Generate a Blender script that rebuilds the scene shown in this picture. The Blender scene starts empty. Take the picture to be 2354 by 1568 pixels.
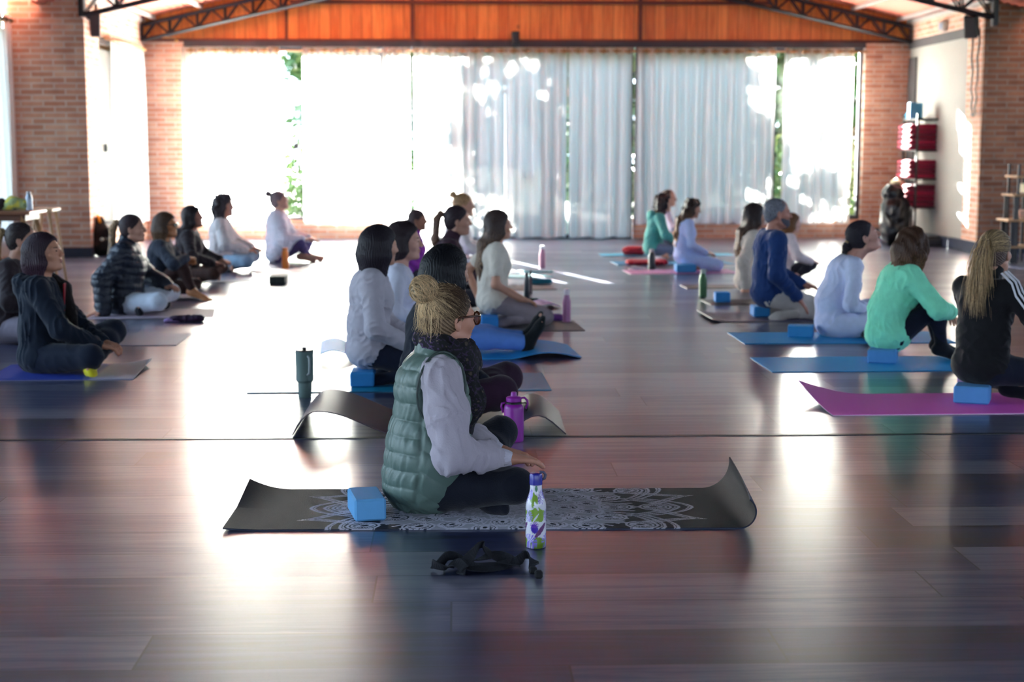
import bpy, math, random
import numpy as np
from mathutils import Matrix, Vector

# ------------------------------------------------------------------ camera, world, sun, exposure
SC = bpy.context.scene
COL = SC.collection
F, H = 3600.0, 1.28
TH, YAW = math.atan(454 / 3600), math.radians(2)
cd = bpy.data.cameras.new('camera'); cam = bpy.data.objects.new('camera', cd); COL.objects.link(cam)
cam.location = (0, 0, H); cam.rotation_euler = (math.pi / 2 - TH, 0, -YAW)
cd.sensor_width = 36; cd.lens = F / 2354 * 36; cd.clip_end = 200; cd.clip_start = .05
cd.dof.use_dof = True; cd.dof.focus_distance = 5.55; cd.dof.aperture_fstop = 3.3
SC.camera = cam
SC.view_settings.view_transform = 'Standard'; SC.view_settings.look = 'None'
SC.view_settings.exposure = 0.15; SC.view_settings.gamma = 1; SC.view_settings.use_curve_mapping = False
SC.cycles.use_denoising = True
SC.cycles.max_bounces = 8; SC.cycles.diffuse_bounces = 4; SC.cycles.glossy_bounces = 4
SC.cycles.transparent_max_bounces = 16; SC.cycles.transmission_bounces = 4
SC.cycles.caustics_reflective = False; SC.cycles.caustics_refractive = False
SC.cycles.sample_clamp_indirect = 30.0
SC.cycles.use_adaptive_sampling = True; SC.cycles.adaptive_threshold = .02
W = bpy.data.worlds.new('sky'); SC.world = W; W.use_nodes = True
nt = W.node_tree; nt.nodes.clear()
wo = nt.nodes.new('ShaderNodeOutputWorld'); bg = nt.nodes.new('ShaderNodeBackground')
tc = nt.nodes.new('ShaderNodeTexCoord'); sx = nt.nodes.new('ShaderNodeSeparateXYZ'); cr = nt.nodes.new('ShaderNodeValToRGB')
cr.color_ramp.elements[0].position = 0.0; cr.color_ramp.elements[0].color = (.74, .86, 1, 1)
cr.color_ramp.elements[1].position = .6; cr.color_ramp.elements[1].color = (.42, .64, 1, 1)
nt.links.new(tc.outputs['Generated'], sx.inputs[0]); nt.links.new(sx.outputs[2], cr.inputs[0])
nt.links.new(cr.outputs[0], bg.inputs[0]); nt.links.new(bg.outputs[0], wo.inputs[0])
bg.inputs[1].default_value = 8.0
sd = bpy.data.lights.new('sun', 'SUN'); sun = bpy.data.objects.new('sun', sd); COL.objects.link(sun)
SUN_EL = math.radians(19)
_t = Vector((.942, -3.187, 0)).normalized() * math.cos(SUN_EL) + Vector((0, 0, -math.sin(SUN_EL)))
sun.rotation_euler = _t.to_track_quat('-Z', 'Y').to_euler(); sun.location = (-8, 40, 14)
sd.energy = 360; sd.angle = math.radians(.6); sd.color = (1, .97, .92)

def ray(px, py):
    x = (px - 1177) / F; y = -(py - 784) / F
    fy = math.cos(TH) + y * math.sin(TH); fz = -math.sin(TH) + y * math.cos(TH)
    return (x * math.cos(YAW) + fy * math.sin(YAW), -x * math.sin(YAW) + fy * math.cos(YAW), fz)
def G(px, py, z=0.0):
    X, Y, Z = ray(px, py); t = (z - H) / Z
    return (X * t, Y * t)
def atY(px, py, Yp):
    X, Y, Z = ray(px, py); t = Yp / Y
    return (X * t, H + Z * t)
def atX(px, py, Xp):
    X, Y, Z = ray(px, py); t = Xp / X
    return (Y * t, H + Z * t)
def srgb(r, g, b):
    f = lambda c: (c / 12.92 if c <= .04045 else ((c + .055) / 1.055) ** 2.4)
    return (f(r / 255), f(g / 255), f(b / 255), 1)

# ------------------------------------------------------------------ materials
def newmat(name):
    m = bpy.data.materials.new(name); m.use_nodes = True
    return m, m.node_tree, m.node_tree.nodes['Principled BSDF']
def N_(t, ty, **kw):
    n = t.nodes.new(ty)
    for k, v in kw.items(): setattr(n, k, v)
    return n
def plain(name, col, rough=.6, metal=0.0, var=.12, scale=8.0, bump=0.0, bscale=120.0, stretch=None, coat=0.0, sheen=0.0, spec=.5, detail=3.0):
    m, t, b = newmat(name)
    b.inputs['Roughness'].default_value = rough; b.inputs['Metallic'].default_value = metal
    b.inputs['Coat Weight'].default_value = coat; b.inputs['Sheen Weight'].default_value = sheen
    b.inputs['Specular IOR Level'].default_value = spec
    co = N_(t, 'ShaderNodeTexCoord'); mp = N_(t, 'ShaderNodeMapping'); mp.inputs['Scale'].default_value = stretch or (1, 1, 1)
    no = N_(t, 'ShaderNodeTexNoise'); no.inputs['Scale'].default_value = scale; no.inputs['Detail'].default_value = detail
    mx = N_(t, 'ShaderNodeMix', data_type='RGBA')
    t.links.new(co.outputs['Object'], mp.inputs[0]); t.links.new(mp.outputs[0], no.inputs[0])
    t.links.new(no.outputs[0], mx.inputs[0])
    mx.inputs[6].default_value = tuple(c * (1 - var) for c in col[:3]) + (1,)
    mx.inputs[7].default_value = tuple(min(1, c * (1 + var)) for c in col[:3]) + (1,)
    t.links.new(mx.outputs[2], b.inputs['Base Color'])
    if bump:
        n2 = N_(t, 'ShaderNodeTexNoise'); n2.inputs['Scale'].default_value = bscale; n2.inputs['Detail'].default_value = 2
        bp = N_(t, 'ShaderNodeBump'); bp.inputs['Strength'].default_value = bump; bp.inputs['Distance'].default_value = .004
        t.links.new(mp.outputs[0], n2.inputs[0]); t.links.new(n2.outputs[0], bp.inputs['Height'])
        t.links.new(bp.outputs[0], b.inputs['Normal'])
    return m
_mc = {}
def fabric(col, rough=.85, bump=.35, var=.14, sheen=.1):
    if max(col) < 100: col = tuple(int(v * .68) for v in col)
    k = ('f', col, rough, bump)
    if k not in _mc: _mc[k] = plain('woven_fabric', srgb(*col), rough, var=var, scale=22, bump=bump, bscale=160, sheen=sheen, spec=.25)
    return _mc[k]
def skin(col):
    k = ('s', col)
    if k not in _mc:
        _mc[k] = plain('skin', srgb(*col), .5, var=.1, scale=14, bump=.08, bscale=200, spec=.4)
    return _mc[k]
def hairmat(col, col2=None, rough=.55, at_shift=0):
    k = ('h', col, col2, at_shift)
    if k in _mc: return _mc[k]
    m, t, b = newmat('hair'); b.inputs['Roughness'].default_value = rough; b.inputs['Specular IOR Level'].default_value = .3
    at = N_(t, 'ShaderNodeAttribute', attribute_name='strand'); mx = N_(t, 'ShaderNodeMix', data_type='RGBA')
    c = srgb(*col); c2 = srgb(*(col2 or tuple(min(255, int(x * 1.5 + 6)) for x in col)))
    if at_shift: gm = N_(t, 'ShaderNodeMath', operation='POWER'); t.links.new(at.outputs['Fac'], gm.inputs[0]); gm.inputs[1].default_value = at_shift; src = gm.outputs[0]
    else: src = at.outputs['Fac']
    mx.inputs[6].default_value = tuple(x * .6 for x in c[:3]) + (1,); mx.inputs[7].default_value = c2
    t.links.new(src, mx.inputs[0]); t.links.new(mx.outputs[2], b.inputs['Base Color'])
    bp = N_(t, 'ShaderNodeBump'); bp.inputs['Strength'].default_value = .6; bp.inputs['Distance'].default_value = .004
    t.links.new(at.outputs['Fac'], bp.inputs['Height']); t.links.new(bp.outputs[0], b.inputs['Normal'])
    _mc[k] = m
    return m
def vcol(name, rough=.5, bump=0.0, spec=.5, bscale=300):
    m, t, b = newmat(name); b.inputs['Roughness'].default_value = rough; b.inputs['Specular IOR Level'].default_value = spec
    at = N_(t, 'ShaderNodeAttribute', attribute_name='col'); t.links.new(at.outputs['Color'], b.inputs['Base Color'])
    if bump:
        co = N_(t, 'ShaderNodeTexCoord'); n2 = N_(t, 'ShaderNodeTexNoise'); n2.inputs['Scale'].default_value = bscale
        bp = N_(t, 'ShaderNodeBump'); bp.inputs['Strength'].default_value = bump; bp.inputs['Distance'].default_value = .002
        t.links.new(co.outputs['Object'], n2.inputs[0]); t.links.new(n2.outputs[0], bp.inputs['Height']); t.links.new(bp.outputs[0], b.inputs['Normal'])
    return m
def math_(t, op, a, b=None):
    n = N_(t, 'ShaderNodeMath', operation=op)
    for i, v in enumerate((a, b)):
        if v is None: continue
        if isinstance(v, (int, float)): n.inputs[i].default_value = v
        else: t.links.new(v, n.inputs[i])
    return n.outputs[0]

def floor_material():
    m, t, b = newmat('vinyl_plank_floor')
    co = N_(t, 'ShaderNodeTexCoord'); s = N_(t, 'ShaderNodeSeparateXYZ'); t.links.new(co.outputs['Object'], s.inputs[0])
    X, Y = s.outputs[0], s.outputs[1]
    PW, PL = .275, 1.62
    v = math_(t, 'DIVIDE', math_(t, 'ADD', Y, .115), PW); row = math_(t, 'FLOOR', v)
    w1 = N_(t, 'ShaderNodeTexWhiteNoise', noise_dimensions='1D'); t.links.new(row, w1.inputs['W'])
    u = math_(t, 'ADD', math_(t, 'DIVIDE', X, PL), math_(t, 'MULTIPLY', w1.outputs['Value'], 7.3)); cell = math_(t, 'FLOOR', u)
    cb = N_(t, 'ShaderNodeCombineXYZ'); t.links.new(row, cb.inputs[0]); t.links.new(cell, cb.inputs[1])
    w2 = N_(t, 'ShaderNodeTexWhiteNoise', noise_dimensions='2D'); t.links.new(cb.outputs[0], w2.inputs['Vector'])
    # grain: noise stretched along the plank, shifted per plank
    cg = N_(t, 'ShaderNodeCombineXYZ')
    t.links.new(math_(t, 'ADD', math_(t, 'MULTIPLY', X, 1.0), math_(t, 'MULTIPLY', w2.outputs['Value'], 40)), cg.inputs[0])
    t.links.new(math_(t, 'MULTIPLY', Y, 14), cg.inputs[1]); t.links.new(math_(t, 'MULTIPLY', w2.outputs['Value'], 9), cg.inputs[2])
    g1 = N_(t, 'ShaderNodeTexNoise'); g1.inputs['Scale'].default_value = 1.6; g1.inputs['Detail'].default_value = 8; g1.inputs['Roughness'].default_value = .62; g1.inputs['Distortion'].default_value = .6
    t.links.new(cg.outputs[0], g1.inputs[0])
    cg2 = N_(t, 'ShaderNodeCombineXYZ'); t.links.new(math_(t, 'MULTIPLY', X, 3.0), cg2.inputs[0]); t.links.new(math_(t, 'MULTIPLY', Y, 90), cg2.inputs[1]); t.links.new(w2.outputs['Value'], cg2.inputs[2])
    g2 = N_(t, 'ShaderNodeTexNoise'); g2.inputs['Scale'].default_value = 1.5; g2.inputs['Detail'].default_value = 4; t.links.new(cg2.outputs[0], g2.inputs[0])
    fac = math_(t, 'ADD', math_(t, 'MULTIPLY', g1.outputs[0], .92), math_(t, 'MULTIPLY', g2.outputs[0], .26))
    fac = math_(t, 'ADD', fac, math_(t, 'MULTIPLY', math_(t, 'SUBTRACT', w2.outputs['Value'], .5), .42))
    r = N_(t, 'ShaderNodeValToRGB'); e = r.color_ramp.elements
    e[0].position = .34; e[0].color = srgb(16, 22, 44); e[1].position = .82; e[1].color = srgb(112, 110, 124)
    for p, c in ((.46, (26, 36, 74)), (.58, (50, 56, 90)), (.70, (92, 90, 110))):
        q = e.new(p); q.color = srgb(*c)
    t.links.new(fac, r.inputs[0])
    # seams
    fv = math_(t, 'FRACT', v); fu = math_(t, 'FRACT', u)
    sv = math_(t, 'MINIMUM', fv, math_(t, 'SUBTRACT', 1.0, fv)); su = math_(t, 'MINIMUM', fu, math_(t, 'SUBTRACT', 1.0, fu))
    seam = math_(t, 'MAXIMUM', math_(t, 'LESS_THAN', sv, .010), math_(t, 'LESS_THAN', su, .0017))
    mx = N_(t, 'ShaderNodeMix', data_type='RGBA'); t.links.new(seam, mx.inputs[0]); t.links.new(r.outputs[0], mx.inputs[6]); mx.inputs[7].default_value = srgb(10, 10, 18)
    t.links.new(mx.outputs[2], b.inputs['Base Color'])
    rr = math_(t, 'ADD', .29, math_(t, 'MULTIPLY', math_(t, 'SUBTRACT', g1.outputs[0], .5), .04)); t.links.new(rr, b.inputs['Roughness'])
    b.inputs['Specular IOR Level'].default_value = 1.0; b.inputs['Coat Weight'].default_value = .4; b.inputs['Coat Roughness'].default_value = .18
    return m

def brick_material(name, axis, c1=(212, 164, 138), c2=(186, 128, 102), mortar=(208, 190, 178), bw=.25, bh=.065):
    m, t, b = newmat(name); b.inputs['Roughness'].default_value = .85
    co = N_(t, 'ShaderNodeTexCoord'); s = N_(t, 'ShaderNodeSeparateXYZ'); cb = N_(t, 'ShaderNodeCombineXYZ')
    t.links.new(co.outputs['Object'], s.inputs[0]); t.links.new(s.outputs[0 if axis == 'x' else 1], cb.inputs[0]); t.links.new(s.outputs[2], cb.inputs[1])
    br = N_(t, 'ShaderNodeTexBrick'); t.links.new(cb.outputs[0], br.inputs[0])
    br.inputs['Scale'].default_value = 1; br.inputs['Brick Width'].default_value = bw; br.inputs['Row Height'].default_value = bh
    br.inputs['Mortar Size'].default_value = .009; br.inputs['Mortar Smooth'].default_value = .3; br.inputs['Bias'].default_value = -.1
    br.inputs[1].default_value = srgb(*c1); br.inputs[2].default_value = srgb(*c2); br.inputs[3].default_value = srgb(*mortar)
    no = N_(t, 'ShaderNodeTexNoise'); no.inputs['Scale'].default_value = 5; t.links.new(cb.outputs[0], no.inputs[0]); no.inputs['Detail'].default_value = 5
    mx = N_(t, 'ShaderNodeMix', data_type='RGBA'); mx.blend_type = 'OVERLAY'; mx.inputs[0].default_value = .5
    t.links.new(br.outputs[0], mx.inputs[6]); t.links.new(no.outputs[0], mx.inputs[7]); t.links.new(mx.outputs[2], b.inputs['Base Color'])
    bp = N_(t, 'ShaderNodeBump'); bp.inputs['Strength'].default_value = .4; bp.inputs['Distance'].default_value = .006; bp.invert = True
    t.links.new(br.outputs[1], bp.inputs['Height']); t.links.new(bp.outputs[0], b.inputs['Normal'])
    return m

def wood_material(name, c1, c2, axis=2, plank=.14, rough=.4):
    """vertical boards (axis 2) with grain and knots"""
    m, t, b = newmat(name); b.inputs['Roughness'].default_value = rough
    co = N_(t, 'ShaderNodeTexCoord'); s = N_(t, 'ShaderNodeSeparateXYZ'); t.links.new(co.outputs['Object'], s.inputs[0])
    along = s.outputs[axis]; across = s.outputs[0 if axis == 2 else 2]
    u = math_(t, 'DIVIDE', across, plank); c = math_(t, 'FLOOR', u)
    w = N_(t, 'ShaderNodeTexWhiteNoise', noise_dimensions='1D'); t.links.new(c, w.inputs['W'])
    cb = N_(t, 'ShaderNodeCombineXYZ'); t.links.new(math_(t, 'MULTIPLY', across, 22), cb.inputs[0]); t.links.new(math_(t, 'ADD', math_(t, 'MULTIPLY', along, 1.5), math_(t, 'MULTIPLY', w.outputs[0], 30)), cb.inputs[1])
    no = N_(t, 'ShaderNodeTexNoise'); no.inputs['Scale'].default_value = 1.4; no.inputs['Detail'].default_value = 5; no.inputs['Distortion'].default_value = .8; t.links.new(cb.outputs[0], no.inputs[0])
    f = math_(t, 'ADD', no.outputs[0], math_(t, 'MULTIPLY', math_(t, 'SUBTRACT', w.outputs[0], .5), .35))
    r = N_(t, 'ShaderNodeValToRGB'); r.color_ramp.elements[0].position = .3; r.color_ramp.elements[1].position = .75
    r.color_ramp.elements[0].color = srgb(*c1); r.color_ramp.elements[1].color = srgb(*c2); t.links.new(f, r.inputs[0])
    # knots
    vo = N_(t, 'ShaderNodeTexVoronoi'); vo.inputs['Scale'].default_value = 1; cb2 = N_(t, 'ShaderNodeCombineXYZ')
    t.links.new(math_(t, 'MULTIPLY', across, 3.2), cb2.inputs[0]); t.links.new(math_(t, 'MULTIPLY', along, 2.2), cb2.inputs[1]); t.links.new(cb2.outputs[0], vo.inputs[0])
    kn = math_(t, 'LESS_THAN', vo.outputs['Distance'], .07)
    fu = math_(t, 'FRACT', u); gap = math_(t, 'LESS_THAN', math_(t, 'MINIMUM', fu, math_(t, 'SUBTRACT', 1.0, fu)), .03)
    mx = N_(t, 'ShaderNodeMix', data_type='RGBA'); t.links.new(math_(t, 'MULTIPLY', math_(t, 'MAXIMUM', kn, gap), .6), mx.inputs[0])
    t.links.new(r.outputs[0], mx.inputs[6]); mx.inputs[7].default_value = srgb(70, 34, 16)
    t.links.new(mx.outputs[2], b.inputs['Base Color'])
    return m

def curtain_material():
    m = bpy.data.materials.new('sheer_curtain'); m.use_nodes = True; t = m.node_tree; t.nodes.clear()
    o = N_(t, 'ShaderNodeOutputMaterial'); d = N_(t, 'ShaderNodeBsdfDiffuse'); tr = N_(t, 'ShaderNodeBsdfTranslucent'); tp = N_(t, 'ShaderNodeBsdfTransparent')
    d.inputs[0].default_value = (.88, .87, .86, 1); tr.inputs[0].default_value = (.97, .955, .92, 1)
    m1 = N_(t, 'ShaderNodeMixShader'); m1.inputs[0].default_value = .8; t.links.new(d.outputs[0], m1.inputs[1]); t.links.new(tr.outputs[0], m1.inputs[2])
    m2 = N_(t, 'ShaderNodeMixShader'); t.links.new(m1.outputs[0], m2.inputs[1]); t.links.new(tp.outputs[0], m2.inputs[2])
    # weave: slightly open threads, denser hem band at the top
    co = N_(t, 'ShaderNodeTexCoord'); s = N_(t, 'ShaderNodeSeparateXYZ'); t.links.new(co.outputs['Object'], s.inputs[0])
    dens = math_(t, 'GREATER_THAN', s.outputs[2], 2.44)
    t.links.new(math_(t, 'SUBTRACT', .014, math_(t, 'MULTIPLY', dens, .012)), m2.inputs[0])
    t.links.new(m2.outputs[0], o.inputs[0])
    return m
def glass_material():
    m = bpy.data.materials.new('window_glass'); m.use_nodes = True; t = m.node_tree; t.nodes.clear()
    o = N_(t, 'ShaderNodeOutputMaterial'); g = N_(t, 'ShaderNodeBsdfGlossy'); g.inputs['Roughness'].default_value = .02; tp = N_(t, 'ShaderNodeBsdfTransparent')
    tp.inputs[0].default_value = (.93, .96, .95, 1); fr = N_(t, 'ShaderNodeFresnel'); fr.inputs[0].default_value = 1.45
    mx = N_(t, 'ShaderNodeMixShader'); t.links.new(fr.outputs[0], mx.inputs[0]); t.links.new(tp.outputs[0], mx.inputs[1]); t.links.new(g.outputs[0], mx.inputs[2]); t.links.new(mx.outputs[0], o.inputs[0])
    return m

# ------------------------------------------------------------------ mesh helpers
def link(name, me, mat=None, parent=None, **props):
    o = bpy.data.objects.new(name, me); COL.objects.link(o)
    if mat is not None and me is not None: me.materials.append(mat)
    if parent is not None: o.parent = parent
    for k, v in props.items(): o[k] = v
    return o
def thing(name, label, cat, loc=(0, 0, 0), rz=0.0, group=None):
    o = bpy.data.objects.new(name, None); COL.objects.link(o); o.location = loc; o.rotation_euler = (0, 0, rz); o.empty_display_size = .05
    o['label'] = label; o['category'] = cat
    if group: o['group'] = group
    return o
def tag(o, label, cat, group=None):
    o['label'] = label; o['category'] = cat
    if group: o['group'] = group
    return o
class MB:
    def __init__(s): s.v = []; s.f = []
    def add(s, v, f):
        n = len(s.v); s.v += [tuple(p) for p in v]; s.f += [tuple(i + n for i in q) for q in f]; return s
    def box(s, x0, x1, y0, y1, z0, z1):
        return s.add([(x0, y0, z0), (x1, y0, z0), (x1, y1, z0), (x0, y1, z0), (x0, y0, z1), (x1, y0, z1), (x1, y1, z1), (x0, y1, z1)],
                     [(0, 3, 2, 1), (4, 5, 6, 7), (0, 1, 5, 4), (1, 2, 6, 5), (2, 3, 7, 6), (3, 0, 4, 7)])
    def rbox(s, x0, x1, y0, y1, z0, z1, r=.006):
        """box with chamfered edges"""
        vs = []; idx = {}
        for i, x in enumerate((x0, x1)):
            for j, y in enumerate((y0, y1)):
                for k, z in enumerate((z0, z1)):
                    sx, sy, sz = (1 if i == 0 else -1), (1 if j == 0 else -1), (1 if k == 0 else -1)
                    for a in range(3):
                        p = [x + sx * r, y + sy * r, z + sz * r]; p[a] = (x, y, z)[a]
                        idx[(i, j, k, a)] = len(vs); vs.append(tuple(p))
        fs = []
        I = idx
        for a in range(3):
            b, c = [(1, 2), (2, 0), (0, 1)][a]
            for e in (0, 1):
                def key(q, w):
                    t = [0, 0, 0]; t[a] = e; t[b] = q; t[c] = w; return I[(t[0], t[1], t[2], a)]
                f = [key(0, 0), key(1, 0), key(1, 1), key(0, 1)]; fs.append(f if e else f[::-1])
            for q in (0, 1):
                for w in (0, 1):
                    t0 = [0, 0, 0]; t1 = [0, 0, 0]; t0[a] = 0; t1[a] = 1; t0[b] = t1[b] = q; t0[c] = t1[c] = w
                    f = [I[(*t0, b)], I[(*t1, b)], I[(*t1, c)], I[(*t0, c)]]
                    fs.append(f if (q ^ w) else f[::-1])
        for i in (0, 1):
            for j in (0, 1):
                for k in (0, 1):
                    f = [I[(i, j, k, 0)], I[(i, j, k, 1)], I[(i, j, k, 2)]]
                    fs.append(f if (i + j + k) % 2 else f[::-1])
        return s.add(vs, fs)
    def tube(s, pts, r, n=8, closed=False, cap=True):
        pts = [Vector(p) for p in pts]; L = len(pts); rr = r if isinstance(r, (list, tuple)) else [r] * L
        vs = []; up = None
        for i, p in enumerate(pts):
            if closed: d = pts[(i + 1) % L] - pts[i - 1]
            else: d = pts[min(i + 1, L - 1)] - pts[max(i - 1, 0)]
            d = d.normalized() if d.length > 1e-9 else Vector((0, 0, 1))
            if up is None: up = Vector((0, 0, 1)) if abs(d.z) < .9 else Vector((1, 0, 0))
            a = d.cross(up)
            if a.length < 1e-6: a = d.orthogonal()
            a.normalize(); b2 = d.cross(a).normalized(); up = -b2
            for k in range(n):
                t = 2 * math.pi * k / n; vs.append(p + a * math.cos(t) * rr[i] + b2 * math.sin(t) * rr[i])
        fs = []
        for i in range(L if closed else L - 1):
            j = (i + 1) % L
            for k in range(n):
                q = (k + 1) % n; fs.append((i * n + k, i * n + q, j * n + q, j * n + k))
        if not closed and cap: fs += [tuple(range(n))[::-1], tuple(range((L - 1) * n, L * n))]
        return s.add(vs, fs)
    def lathe(s, prof, n=32, c=(0, 0)):
        vs = [(c[0] + r * math.cos(2 * math.pi * k / n), c[1] + r * math.sin(2 * math.pi * k / n), z) for r, z in prof for k in range(n)]
        fs = [(i * n + k, i * n + (k + 1) % n, (i + 1) * n + (k + 1) % n, (i + 1) * n + k) for i in range(len(prof) - 1) for k in range(n)]
        fs += [tuple(range(n))[::-1], tuple(range((len(prof) - 1) * n, len(prof) * n))]
        return s.add(vs, fs)
    def grid(s, fn, nu, nv):
        vs = [fn(i / nu, j / nv) for i in range(nu + 1) for j in range(nv + 1)]
        fs = [(i * (nv + 1) + j, (i + 1) * (nv + 1) + j, (i + 1) * (nv + 1) + j + 1, i * (nv + 1) + j + 1) for i in range(nu) for j in range(nv)]
        return s.add(vs, fs)
    def build(s, name, mat=None, parent=None, smooth=False, loc=None, **props):
        me = bpy.data.meshes.new(name); me.from_pydata(s.v, [], s.f)
        if smooth: me.polygons.foreach_set('use_smooth', [True] * len(me.polygons))
        me.update()
        if smooth == 'auto': me.set_sharp_from_angle(angle=math.radians(35))
        o = link(name, me, mat, parent, **props)
        if loc: o.location = loc
        return o
def struct(name, mb, mat, **kw):
    return mb.build(name, mat, kind='structure', **kw)
def rnd(seed): return random.Random(seed)

M = {}
M['floor'] = floor_material()
M['brick_x'] = brick_material('brick_wall', 'x'); M['brick_y'] = brick_material('brick_wall', 'y')
M['brown_shaded_brick'] = brick_material('brown_shaded_brick', 'x', (150, 104, 76), (118, 74, 50), (140, 122, 108))  # browner than the other brick, mostly shade put into the colour
M['wood'] = wood_material('honey_pine_boards', (196, 104, 38), (232, 148, 68))
M['tan_wood'] = plain('tan_wood', srgb(186, 140, 96), .5, var=.2, scale=6, stretch=(1, 1, 12))
M['brown_trim'] = plain('brown_trim', srgb(96, 44, 24), .5)
M['black_metal'] = plain('black_metal', srgb(34, 28, 32), .45)
M['dark_frame'] = plain('dark_window_frame', srgb(52, 50, 56), .5)
M['curtain'] = curtain_material(); M['glass'] = glass_material()
M['roof'] = plain('clay_roof_deck', srgb(214, 122, 100), .7, var=.2, scale=5, stretch=(30, 1, 1))
M['purlin'] = plain('pale_purlin', srgb(190, 186, 182), .5)
M['grey_wall'] = plain('grey_painted_board', srgb(150, 146, 140), .8, var=.1, scale=2)
M['charcoal'] = plain('charcoal_matte', srgb(66, 62, 64), .8)  # grille and box colour, also used for the painted shadow on the grey wall
M['navy_base'] = plain('navy_baseboard', srgb(24, 32, 56), .5)
M['plaster'] = plain('plaster', srgb(150, 158, 176), .9)
M['slate'] = plain('low_bounce_ceiling', srgb(84, 90, 104), .9)  # unseen hall ceiling, made dark to cut fill and red bounce light
M['black'] = plain('black_plastic', srgb(20, 20, 24), .4)
M['steel'] = plain('brushed_steel', srgb(190, 188, 186), .3, metal=.9)
M['brass'] = plain('brass', srgb(150, 110, 60), .35, metal=.8)
M['ground'] = plain('dry_grass_ground', srgb(50, 58, 38), .95, var=.3, scale=3)
M['leaf'] = None
# ------------------------------------------------------------------ the room
XL, XR, YB = -4.15, 6.09, 21.22
XF = 9.4          # right side of the front hall
XFL = -5.05       # left wall of the front hall
YF = -4.0         # wall behind the camera
struct('floor', MB().box(XFL - .3, XF + .3, YF - .3, YB + .35, -.1, 0), M['floor'])
ya, yb = G(0, 1012)[1], G(2354, 997)[1]; ym = (ya + yb) / 2
struct('trim_5', MB().box(XFL, XF, ym - .016, ym + .016, 0, .0025), M['black'])
g = MB().box(-60, 60, -30, 90, -.5, -.12).build('ground_outside', M['ground'], kind='structure')
# back wall: corner pillars, sill, lintel, gable
OX0, OX1 = -3.61, 5.50
struct('wall_back', MB().box(XL - .3, OX0, YB, YB + .3, 0, 2.62).box(OX1, XR + .3, YB, YB + .3, 0, 2.62)
       .box(OX0, -.98, YB, YB + .26, 0, .25).box(2.40, OX1, YB, YB + .26, 0, .25), M['brick_x'])
struct('trim_1', MB().box(OX0, OX1, YB - .03, YB + .28, 2.555, 2.63), M['dark_frame'])
CX = (XL + XR) / 2
def roofz(x): return 2.93 + .228 * min(x - XL, XR - x)
mb = MB(); xs = [XL - .3, CX, XR + .3]
v = []
for y in (YB + .04, YB + .2):
    v += [(XL - .3, y, 2.62), (XR + .3, y, 2.62), (XR + .3, y, roofz(XR + .3)), (CX, y, roofz(CX)), (XL - .3, y, roofz(XL - .3))]
mb.add(v, [(0, 1, 2, 3, 4), (9, 8, 7, 6, 5)] + [(i, 5 + i, 5 + (i + 1) % 5, (i + 1) % 5) for i in range(5)])
struct('wall_gable', mb, M['wood'])
mb = MB().box(-2.2, 4.2, YB - .02, YB + .05, 3.12, 3.165)
for px in (948, 1472):
    x = atY(px, 60, YB)[0]; mb.box(x - .025, x + .025, YB - .03, YB + .05, 2.63, 3.9)
mb.box(-2.27, -2.245, YB + .02, YB + .05, 2.63, 3.2).box(XL, XR, YB + .0, YB + .05, 2.62, 2.66)
struct('trim_2', mb, M['brown_trim'])
# side pillars and side walls of the back bay
struct('wall_left', MB().box(XFL, XL, 17.95, 18.62, 0, 2.67).box(XL - .3, XL, 18.62, YB, 0, .27).box(XL - .3, XL, 18.62, YB, 2.55, 2.95), M['brick_y'])
struct('wall_left_pillar_face', MB().box(XFL + .0, XL + .004, 17.90, 17.955, 0, 2.67), M['brick_x'])
struct('wall_left_upper', MB().box(XFL, XL - .03, 17.93, 18.6, 2.672, 3.6), M['brick_x'])
struct('wall_right', MB().box(XR, XR + .3, 18.75, YB, 2.65, 2.98).box(XR, XR + .3, 18.2, 18.75, 0, 2.95), M['brick_y'])
struct('wall_right_pillar_face', MB().box(XR - .004, XF + .3, 18.15, 18.21, 0, 4.3), M['brown_shaded_brick'])
struct('wall_right_board', MB().box(XR + .02, XR + .2, 18.75, YB, 0, 2.65), M['grey_wall'])
struct('shadow_strips', MB().box(XR - .004, XR + .02, 18.76, YB, 2.54, 2.65).box(XR - .006, XR + .02, YB - .35, YB - .02, .1, 2.42), M['charcoal'])  # top strip is painted shadow, corner strip stands in for a dark recess
struct('baseboard_left', MB().box(XFL, XL + .012, 17.885, 17.9, 0, .11).box(XL, XL + .012, 17.9, 18.6, 0, .11), M['navy_base'])
struct('baseboard_right', MB().box(XR - .014, XF, 18.13, 18.15, 0, .13).box(XR - .014, XR, 18.15, YB, 0, .13).box(OX1, XR, YB - .015, YB, 0, .13), M['navy_base'])
# front hall: left wall with large windows, unseen right and rear walls with openings added for fill light
def wall_windows(name, x0, x1, y0, y1, z0, z1, ztop, n, axis, mat):
    mb = MB(); a0, a1 = (y0, y1) if axis == 'y' else (x0, x1)
    def B(a, b, za, zb):
        mb.box(x0, x1, a, b, za, zb) if axis == 'y' else mb.box(a, b, y0, y1, za, zb)
    B(a0, a1, 0, z0); B(a0, a1, z1, ztop); L = (a1 - a0) / n
    for i in range(n + 1):
        c = a0 + i * L; B(max(a0, c - .28), min(a1, c + .28), z0, z1)
    return struct(name, mb, mat)
wall_windows('wall_left_front', XFL - .25, XFL, YF, 17.9, .3, 2.62, 4.2, 5, 'y', M['brick_y'])
wall_windows('wall_right_front', XF, XF + .25, YF, 18.2, 1.7, 2.7, 4.2, 5, 'y', M['plaster'])
wall_windows('wall_rear', XFL, XF, YF - .25, YF, 1.2, 2.6, 5.4, 5, 'x', M['plaster'])
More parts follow.
